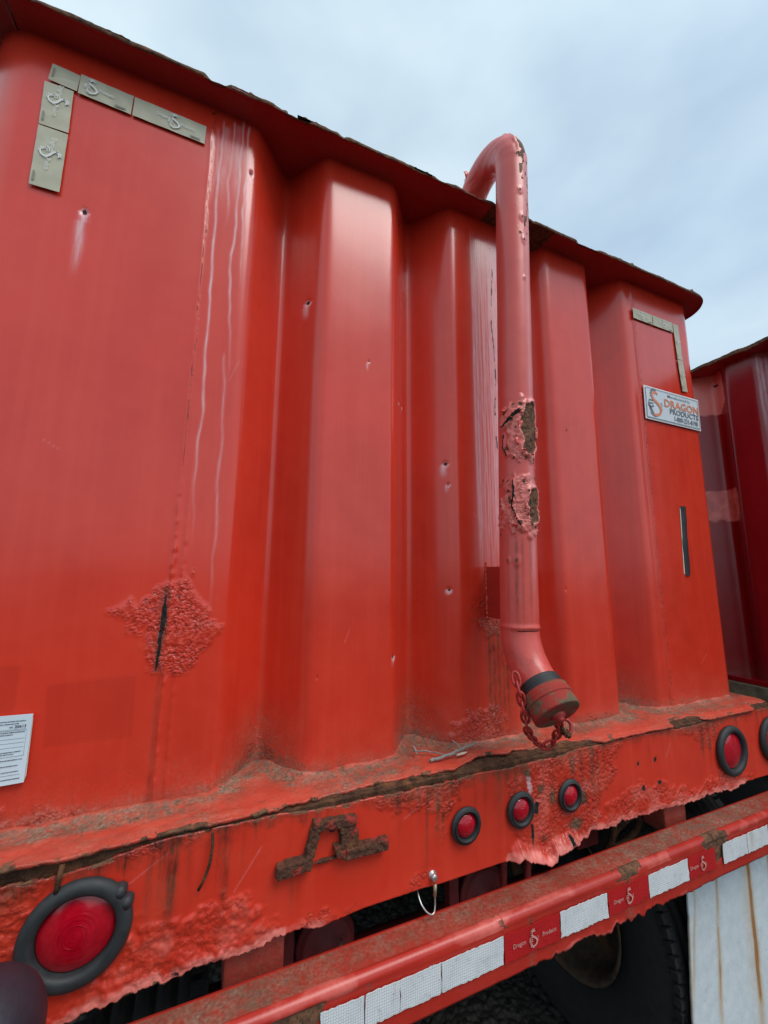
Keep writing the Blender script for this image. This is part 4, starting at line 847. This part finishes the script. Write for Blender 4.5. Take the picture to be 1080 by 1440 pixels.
# inspection placard at the lower left
fn, la, lb = quad_map(W(-50, 1116, YT), W(33.5, 1099, YT), W(-36, 1012, YT), YT)
q = lambda a, b: (W(a, b, YT)[0], YT - .0014, W(a, b, YT)[2])
pw_ = mesh_np('inspection_placard', [q(-50, 1114), q(34, 1099), q(47.5, 1003), q(-36, 1010)], [[0, 1, 2, 3]], M['paper'], TANK, False); m = pw_.modifiers.new('t', 'SOLIDIFY'); m.thickness = .0014; m.offset = 1
mesh_np('placard_backing', [tuple(np.array(q(33, 1100)) + (0, .001, 0)), tuple(np.array(q(37, 1090)) + (0, .001, 0)), tuple(np.array(q(47, 1010)) + (0, .001, 0)), tuple(np.array(q(45, 1004)) + (0, .001, 0))], [[0, 1, 2, 3]], M['paper_edge'], pw_, False)
P00, P10, P01, P11 = [np.array(q(*k)) for k in ((-50, 1114), (34, 1099), (-36, 1010), (47.5, 1003))]
bil = lambda u, v: tuple((P00 * (1 - u) * (1 - v) + P10 * u * (1 - v) + P01 * (1 - u) * v + P11 * u * v) + np.array([0, -.0022, 0]))
g = Flat()
def words(u0, u1, v, h):
    u = u0
    while u < u1:
        w_ = random.uniform(.006, .016); g.poly([(u, v), (min(u + w_, u1), v), (min(u + w_, u1), v + h * random.uniform(.7, 1.1)), (u, v + h)]); u += w_ + random.choice((.003, .004, .009))
for v_, a, b in ((.905, .3, .90), (.868, .3, .78), (.745, .3, .90), (.712, .3, .7), (.46, .3, .88), (.43, .3, .75), (.345, .3, .92), (.26, .3, .86), (.228, .3, .55), (.175, .3, .88), (.07, .3, .92)): words(a, b, v_, .014)
for v_ in (.79, .655, .595, .53, .135): g.add(ribbon([(.28, v_), (.91, v_)], .004))
g.add(ribbon([(.93, .40), (.93, .775), (.28, .775)], .004)); g.add(ribbon([(.28, .40), (.93, .40)], .004))
g.text('NO.', .62, .815, .026, .07); g.text('20613', .71, .812, .042, .2)
g.put('placard_print', M['ink'], bil, pw_)
# black mastic strip
v = []
A = (0, 0, Z(.281)); B = (0, 0, Z(.003))
for i in range(15):
    t = i / 14; x = 1.738 + .0015 * math.sin(t * 9) - .018 * t; z = A[2] + (B[2] - A[2]) * t; hw = .0172 + random.uniform(-.002, .002) * (1 if 0 < i < 14 else 3)
    v += [(x - hw, .9995, z), (x - hw * .9, .9955, z), (x - hw * .3, .992 - random.random() * .002, z), (x + hw * .5, .993 - random.random() * .002, z), (x + hw * .9, .996, z), (x + hw, .9995, z)]
bs_ = mesh_np('mastic_strip', v, grid_f(15, 6), M['tape_black'], TANK, True)
mesh_np('strip_backing', [(1.7170, .9968, A[2] - .004), (1.722, .9968, A[2] - .004), (1.704, .9968, B[2] + .006), (1.6990, .9968, B[2] + .006)], [[0, 1, 2, 3]], M['paper_edge'], bs_, False)

# ------------------------------------------------------------------ wire loop on the beam
b = W(612, 1236, YB - .012); k0 = W(588, 1254, YB + .01)
MB().lathe([(.0004, .012), (.006, .012), (.0075, .009), (.0075, .002), (.010, .001), (.010, -.014)], (b[0], YB, b[2]), (0, -1, 0), 14).build('cable_bolt', M['steel'], TANK, True)
c0 = W(612, 1243, YB - .012); c1 = W(611.5, 1260, YB - .014); cb = MB().tube([c0, c1], .0042, 10).build('cable_crimp', M['brass'], TANK, True)
lp_ = [W(611.5, 1258, YB - .014), W(612, 1272, YB - .016), W(611, 1283, YB - .02), W(607, 1287, YB - .022), W(600, 1283, YB - .02), W(593, 1273, YB - .012), W(589, 1262, YB - .002), W(587, 1252, YB + .01)]
lq = np.array(lp_); tq = np.linspace(0, len(lq) - 1, 50); lq2 = np.stack([np.interp(tq, np.arange(len(lq)), lq[:, i]) for i in range(3)], 1)
for _ in range(6): lq2[1:-1] = (lq2[:-2] + lq2[1:-1] * 2 + lq2[2:]) / 4
MB().tube(lq2, .0018, 8).build('cable_loop', M['steel'], cb, True)

# ------------------------------------------------------------------ underbody
for x in (.18, 1.28): MB().box((x - .05, 1.16, Z(-.95)), (x + .05, 9.4, Z(-.50))).build('frame_rail', M['under'], TANK, False, .005)
for y in (2.15, 4.2, 6.5): MB().box((XL + .05, y, Z(-1.15)), (XR - .05, y + .08, Z(-.50))).build('light_stop_plate', M['black'], TANK)  # added black plates; they stop daylight showing through beneath the tank
WZC = .505
for y in (1.45, 2.72): MB().tube([(-.25, y, WZC), (1.75, y, WZC)], .062, 20).build('axle', M['under'], TANK, True)
for a, b in ((462, 1338), (686, 1262)):
    c = W(a, b, 1.17); ch_o = MB().lathe([(.0004, .0), (.03, .0), (.034, .006), (.062, .010), (.070, .016), (.072, .022), (.080, .024), (.082, .034), (.074, .038), (.072, .09), (.05, .11), (.0004, .12)], (c[0], c[1], c[2]), (0, 1, 0), 40).build('brake_chamber', M['under'], TANK, True)
    MB().tube([(c[0] + .03, c[1] - .012, c[2] + .03), (c[0] + .02, c[1] - .03, c[2] + .0), (c[0] + .03, c[1] - .01, c[2] - .04)], .004, 8).build('brake_pin', M['steel'], ch_o, True)
    MB().box((c[0] - .12, c[1] + .03, c[2] - .10), (c[0] - .085, c[1] + .06, c[2] + .06)).build('chamber_bracket', M['under'], ch_o, False, .003)
for a, b0_, b1_ in ((742, 1195, 1260), (708, 1205, 1250)):
    p0 = W(a, b0_ - 20, 1.12); p1 = W(a, b1_ + 40, 1.12); MB().tube([p0, p1], .011, 12).build('brake_rod', M['chain'], TANK, True)
p0 = W(855, 1192, 1.0)
V_, F_ = torus_link(W(880, 1168, 1.0), (1, 0, .35), (0, 0, 1), .14, .055, .010); mesh_np('tie_down_ring', V_, F_, M['rust'], TANK, True)
MB().tube([W(853, 1195, 1.0), W(862, 1178, 1.0), W(866, 1150, 1.0)], .009, 10).build('tie_down_hook', M['rust'], TANK, True)
# wheels
def wheel(x0, x1, yc):
    s = 1 if x1 > x0 else -1; wd = abs(x1 - x0); R = .503; xm = (x0 + x1) / 2
    pr = [(.292, -wd * .38), (.300, -wd * .42), (.34, -wd * .49), (.40, -wd * .5), (.45, -wd * .475), (.478, -wd * .44), (.492, -wd * .40)]
    for k in range(5):
        u = -wd * .40 + wd * .8 * k / 5; e = wd * .8 / 5; pr += [(R, u + .004), (R, u + e - .014), (R - .014, u + e - .011), (R - .014, u + e - .003)]
    pr += [(.492, wd * .40), (.478, wd * .44), (.45, wd * .475), (.40, wd * .5), (.34, wd * .49), (.300, wd * .42), (.292, wd * .38)]
    ax = MB().lathe([(.06, -.10), (.14, -.10), (.15, -.02), (.15, .10), (.06, .10)], (xm, yc, WZC), (1, 0, 0), 24)
    wo_ = ax.build('wheel', M['black'], TANK, True)
    ty_ = MB().lathe(pr, (xm, yc, WZC), (1, 0, 0), 90); ty_.build('tyre', M['tyre'], wo_, True)
    lug = MB()
    for k in range(90):                                                 # shoulder blocks
        a = 2 * math.pi * k / 90
        for sgn in (-1, 1):
            Rm = Matrix.Rotation(a, 3, 'X'); c = Vector((xm + sgn * wd * .415, yc, WZC))
            lug.box((c.x - .020, c.y - .013, c.z + .484), (c.x + .016, c.y + .011, c.z + .505), Rm, (c.x, yc, WZC))
    lug.build('tread_blocks', M['tyre'], wo_)['kind'] = 'stuff'
    MB().lathe([(.292, -wd * .42), (.300, -wd * .44), (.296, -wd * .45), (.285, -wd * .44), (.276, -wd * .36), (.262, -wd * .2), (.25, .0), (.13, .02), (.11, .05), (.11, .06)], (xm, yc, WZC), (1, 0, 0), 60).build('rim', M['wheel'], wo_, True)
for yc in (1.46, 2.74):
    wheel(1.39, 1.65, yc); wheel(.05, -.21, yc)
wheel(1.72, 1.98, 1.46)
# white flap behind the right wheels
fx = np.arange(0, 1.001, .01); fz_ = np.linspace(0, 1, 60); YFL = .928
c00 = W(965, 1225, YFL); c01 = W(977, 1470, YFL); xr0 = c00[0] + .62
FX = np.stack([c00[0] + (c01[0] - c00[0]) * t + (xr0 - c00[0]) * fx for t in fz_]); FZ = np.stack([np.full(len(fx), Z(-.80) + (Z(-1.55) - Z(-.80)) * t) for t in fz_])
FX[:, 0] += (fbm(FZ[:, 0] * 30, FZ[:, 0] * 0, 181, 3) - .5) * .006
FY = YFL + .012 * np.sin(FX * 5 + 1) * ss(Z(-.85), Z(-1.4), FZ)
fr = np.zeros(FX.shape)
for a, b0_, b1_, wd, st, dr in ((1047, 1200, 1440, .011, 1.3, 22), (1005, 1240, 1440, .007, .95, 12), (975, 1260, 1440, .005, .7, 3), (1075, 1195, 1300, .005, .9, 6), (1043, 1200, 1400, .022, .4, 18)):
    p0 = W(a, b0_, YFL); p1 = W(a + dr * .0, b1_, YFL); q_ = (p0[2] - FZ) / (p0[2] - p1[2]); cx = p0[0] + (W(a + dr, b1_, YFL)[0] - p0[0]) * np.clip(q_, 0, 1); fr = np.maximum(fr, st * np.exp(-((FX - cx - .004 * (fbm(FZ * 12, FZ * 0, 183, 2) - .5)) / (wd * (1 + .5 * q_))) ** 2) * ss(1.5, .6, q_) * (.75 + .5 * fbm(FZ * 20, FX * 40, 185, 3)))
fr = np.maximum(fr, .6 * ss(.006, .0, FX - FX[:, :1]) * (fbm(FZ * 14, FX * 0, 187, 3) > .5))
fo = mesh_np('mud_flap', np.stack([FX, FY, FZ], -1).reshape(-1, 3), grid_f(*FX.shape), M['flap'], TANK, True, dict(rust=np.clip(fr, 0, 1))); m = fo.modifiers.new('t', 'SOLIDIFY'); m.thickness = .006

# ------------------------------------------------------------------ twigs lying on the deck
def twig(name, pts, r0, label, group=None):
    P_ = np.array(pts, float); t_ = np.linspace(0, len(P_) - 1, 22); Q = np.stack([np.interp(t_, np.arange(len(P_)), P_[:, i]) for i in range(3)], 1); Q[:, 2] += [.001 * math.sin(i * 1.3) for i in range(22)]
    rr4 = r0 * np.linspace(1, .55, 22) * np.array([random.uniform(.85, 1.2) for _ in range(22)]); V_, F_ = sweep(Q, rr4, 7); o = mesh_np(name, V_, F_, M['twig'], None, True); return tag(o, label, 'twig')
dz = Z(-.462)
t1 = twig('twig', [WZ(605, 1070, dz), WZ(630, 1062, dz + .004), WZ(650, 1053, dz + .008), WZ(671, 1044, dz + .014)], .0042, 'short stout grey twig lying on the rusty deck ledge')
f1 = MB().tube([WZ(648, 1054, dz + .008), WZ(642, 1046, dz + .016), WZ(636, 1041, dz + .022)], .0018, 6).build('side_shoot', M['twig'], t1, True)
t2 = twig('twig', [WZ(580, 1056, dz + .004), WZ(600, 1056, dz + .004), WZ(625, 1061, dz + .003), WZ(644, 1060, dz + .006)], .0022, 'thin bent grey twig beneath the stout twig on the ledge')
MB().tube([WZ(586, 1061, dz + .002), WZ(584, 1054, dz + .010), WZ(581, 1048, dz + .018)], .0025, 6).build('side_shoot', M['twig'], t2, True)
p = WZ(649, 1061, dz + .002); v = []
for i in range(7):
    t = i / 6; w_ = .005 * math.sin(math.pi * t) + .0006; v += [(p[0] - .016 + .034 * t, p[1] - w_, p[2] + .004 * t), (p[0] - .016 + .034 * t, p[1], p[2] + .004 * t - .0015), (p[0] - .016 + .034 * t, p[1] + w_, p[2] + .004 * t)]
lf = mesh_np('dry_leaf', v, grid_f(7, 3), M['leaf'], None, True); tag(lf, 'small pale dry leaf lying against the twigs on the ledge', 'leaf')
# a strand of dead grass hanging over the beam edge
mb = MB().tube([W(299, 1172, YB - .012), W(299, 1190, YB - .016), W(295, 1215, YB - .018), W(288, 1235, YB - .016), W(279, 1252, YB - .010)], .0028, 6); o = mb.build('dead_stem', M['rust'], None, True); tag(o, 'thin brown dead stem hanging down over the red beam beside the latch', 'stem')
mb = MB().tube([W(88, 1215, YB - .008), W(83, 1235, YB - .013), W(79, 1256, YB - .013)], .0042, 6); o = mb.build('rust_splinter', M['rust'], None, True); tag(o, 'brown splinter of rust hanging above the large round stop light', 'rust splinter')

# ------------------------------------------------------------------ neighbouring tank
NX = 2.46
NB = thing('neighbour_tank', 'dark maroon red corrugated tank parked close alongside the bright red tank', 'tank', (NX + 1.2, 4.0, 0))
ys = np.arange(.35, 11, .006); dd = np.zeros_like(ys)
for c in np.arange(.62, 10.9, .30): dd = np.maximum(dd, .09 * (1 - np.abs(ys - c) / .085))
k = np.exp(-.5 * (np.arange(-30, 31) * .006 / .013) ** 2); k /= k.sum(); dd = np.convolve(np.pad(dd, 30), k, 'valid')
zn = np.linspace(W(1060, 955, 1.0)[2] * 0 + Z(-.50), Z(1.135), 120)
NY = np.broadcast_to(ys, (len(zn), len(ys))).copy(); NXX = NX + np.broadcast_to(dd, NY.shape) + (fbm(NY * 4, np.broadcast_to(zn[:, None], NY.shape) * 3, 191, 3) - .5) * .006; NZ = np.broadcast_to(zn[:, None], NY.shape).copy()
def NP(pts): return [(WX(a, b, NX)[1], WX(a, b, NX)[2]) for a, b in pts]
npale = np.zeros(NY.shape); nw = fbm(NY * 40, NZ * 40, 193, 3) - .5
for poly, st in (([(960, 520), (1008, 520), (1016, 560), (1004, 578), (960, 590)], 1.0), ([(990, 690), (1030, 683), (1037, 700), (1036, 730), (990, 734)], .62)):
    npale = np.maximum(npale, st * ss(-.004, .004, sdf(NY, NZ, NP(poly)) + nw * .01))
ndirt = .5 * ss(.12, .0, NZ - Z(-.50)) * fbm(NY * 5, NZ * 5, 195, 3) + .4 * ss(Z(1.06), Z(1.12), NZ + nw * .05); nch = np.zeros(NY.shape)
for a, b0_, b1_ in ((1062, 500, 640), (1071, 498, 700), (1066, 500, 600)):
    p0 = WX(a, b0_, NX); p1 = WX(a, b1_, NX); q_ = (p0[2] - NZ) / (p0[2] - p1[2]); nch = np.maximum(nch, .8 * np.exp(-((NY - p0[1] - .01 * (fbm(NZ * 8, NZ * 0, 197, 2) - .5)) / .005) ** 2) * ss(-.02, .05, q_) * ss(1, .5, q_))
nh = .9 * ss(.004, .002, line_d(NY, NZ, NP([(978, 544), (990, 540), (1000, 538)]))[0])
mesh_np('side_wall', np.stack([NXX, NY, NZ], -1).reshape(-1, 3), grid_f(*NY.shape), M['neighbour'], NB, True, dict(pale=npale, dirt=ndirt, chalk=nch, hole_shade=nh))
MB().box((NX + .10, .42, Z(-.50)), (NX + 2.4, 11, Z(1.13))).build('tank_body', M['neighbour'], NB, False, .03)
nrp = MB(); ysn = np.arange(.25, 11, .01)
V = []
for o_, h_ in ((.2, 0), (-.055, 0), (-.062, .004), (-.06, .02), (-.05, .026), (2.5, .026)):
    V.append(np.column_stack([NX + o_ + (fbm(ysn * 30, ysn * 0 + h_ * 100, 199, 3) - .5) * .010 * (o_ < 0), ysn, Z(1.135) + h_ + (fbm(ysn * 25, ysn * 0 + h_ * 60, 201, 4) - .5) * .016 * (o_ < 0)]))
mesh_np('rim_flange', np.concatenate(V), grid_f(6, len(ysn)), M['rim'], NB, False, dict(rust=np.concatenate([np.full(len(ysn), r_) for r_ in (0, .2, .9, .9, .9, .9)])))
MB().box((NX - .03, .2, Z(-.60)), (NX + 2.4, 11, Z(-.52))).build('frame_rail', M['olive'], NB, False, .004)
MB().box((NX - .012, .2, Z(-.519)), (NX + .2, 11, Z(-.495))).build('base_flange', M['neighbour'], NB, False, .003)
MB().box((NX + .2, .6, Z(-1.0)), (NX + 2.2, 11, Z(-.605))).build('chassis', M['black'], NB)
for y in (1.7, 3.0, 9.5):
    MB().lathe([(.2, -.13), (.44, -.13), (.5, -.09), (.5, .09), (.44, .13), (.2, .13)], (NX + .35, y, .5), (1, 0, 0), 48).build('wheel', M['tyre'], NB, True)
    MB().lathe([(.2, -.13), (.2, .13), (.44, .13), (.5, .09), (.5, -.09), (.44, -.13)], (NX + 2.0, y, .5), (1, 0, 0), 48).build('wheel', M['tyre'], NB, True)

# ------------------------------------------------------------------ unidentified dark rounded thing in front of the beam, built as a padded post
c = W(-46, 1482, .70); rp_ = .072
DP = thing('dark_round_thing', 'unidentified dark plum black rounded thing before the red beam, modelled as a padded post', 'post', (c[0], c[1], 0))
MB().lathe([(.0004, rp_ * 1.0)] + [(rp_ * math.cos(a), rp_ * math.sin(a)) for a in np.linspace(1.5, 0, 16)] + [(rp_, -.02), (rp_, -.10), (rp_ * .97, -.105)], tuple(c), (0, 0, 1), 48).build('padded_top', M['plum'], DP, True)
MB().lathe([(rp_ * .86, c[2] - .10), (rp_ * .86, .0)], (c[0], c[1], 0), (0, 0, 1), 32).build('shaft', M['black'], DP, True)
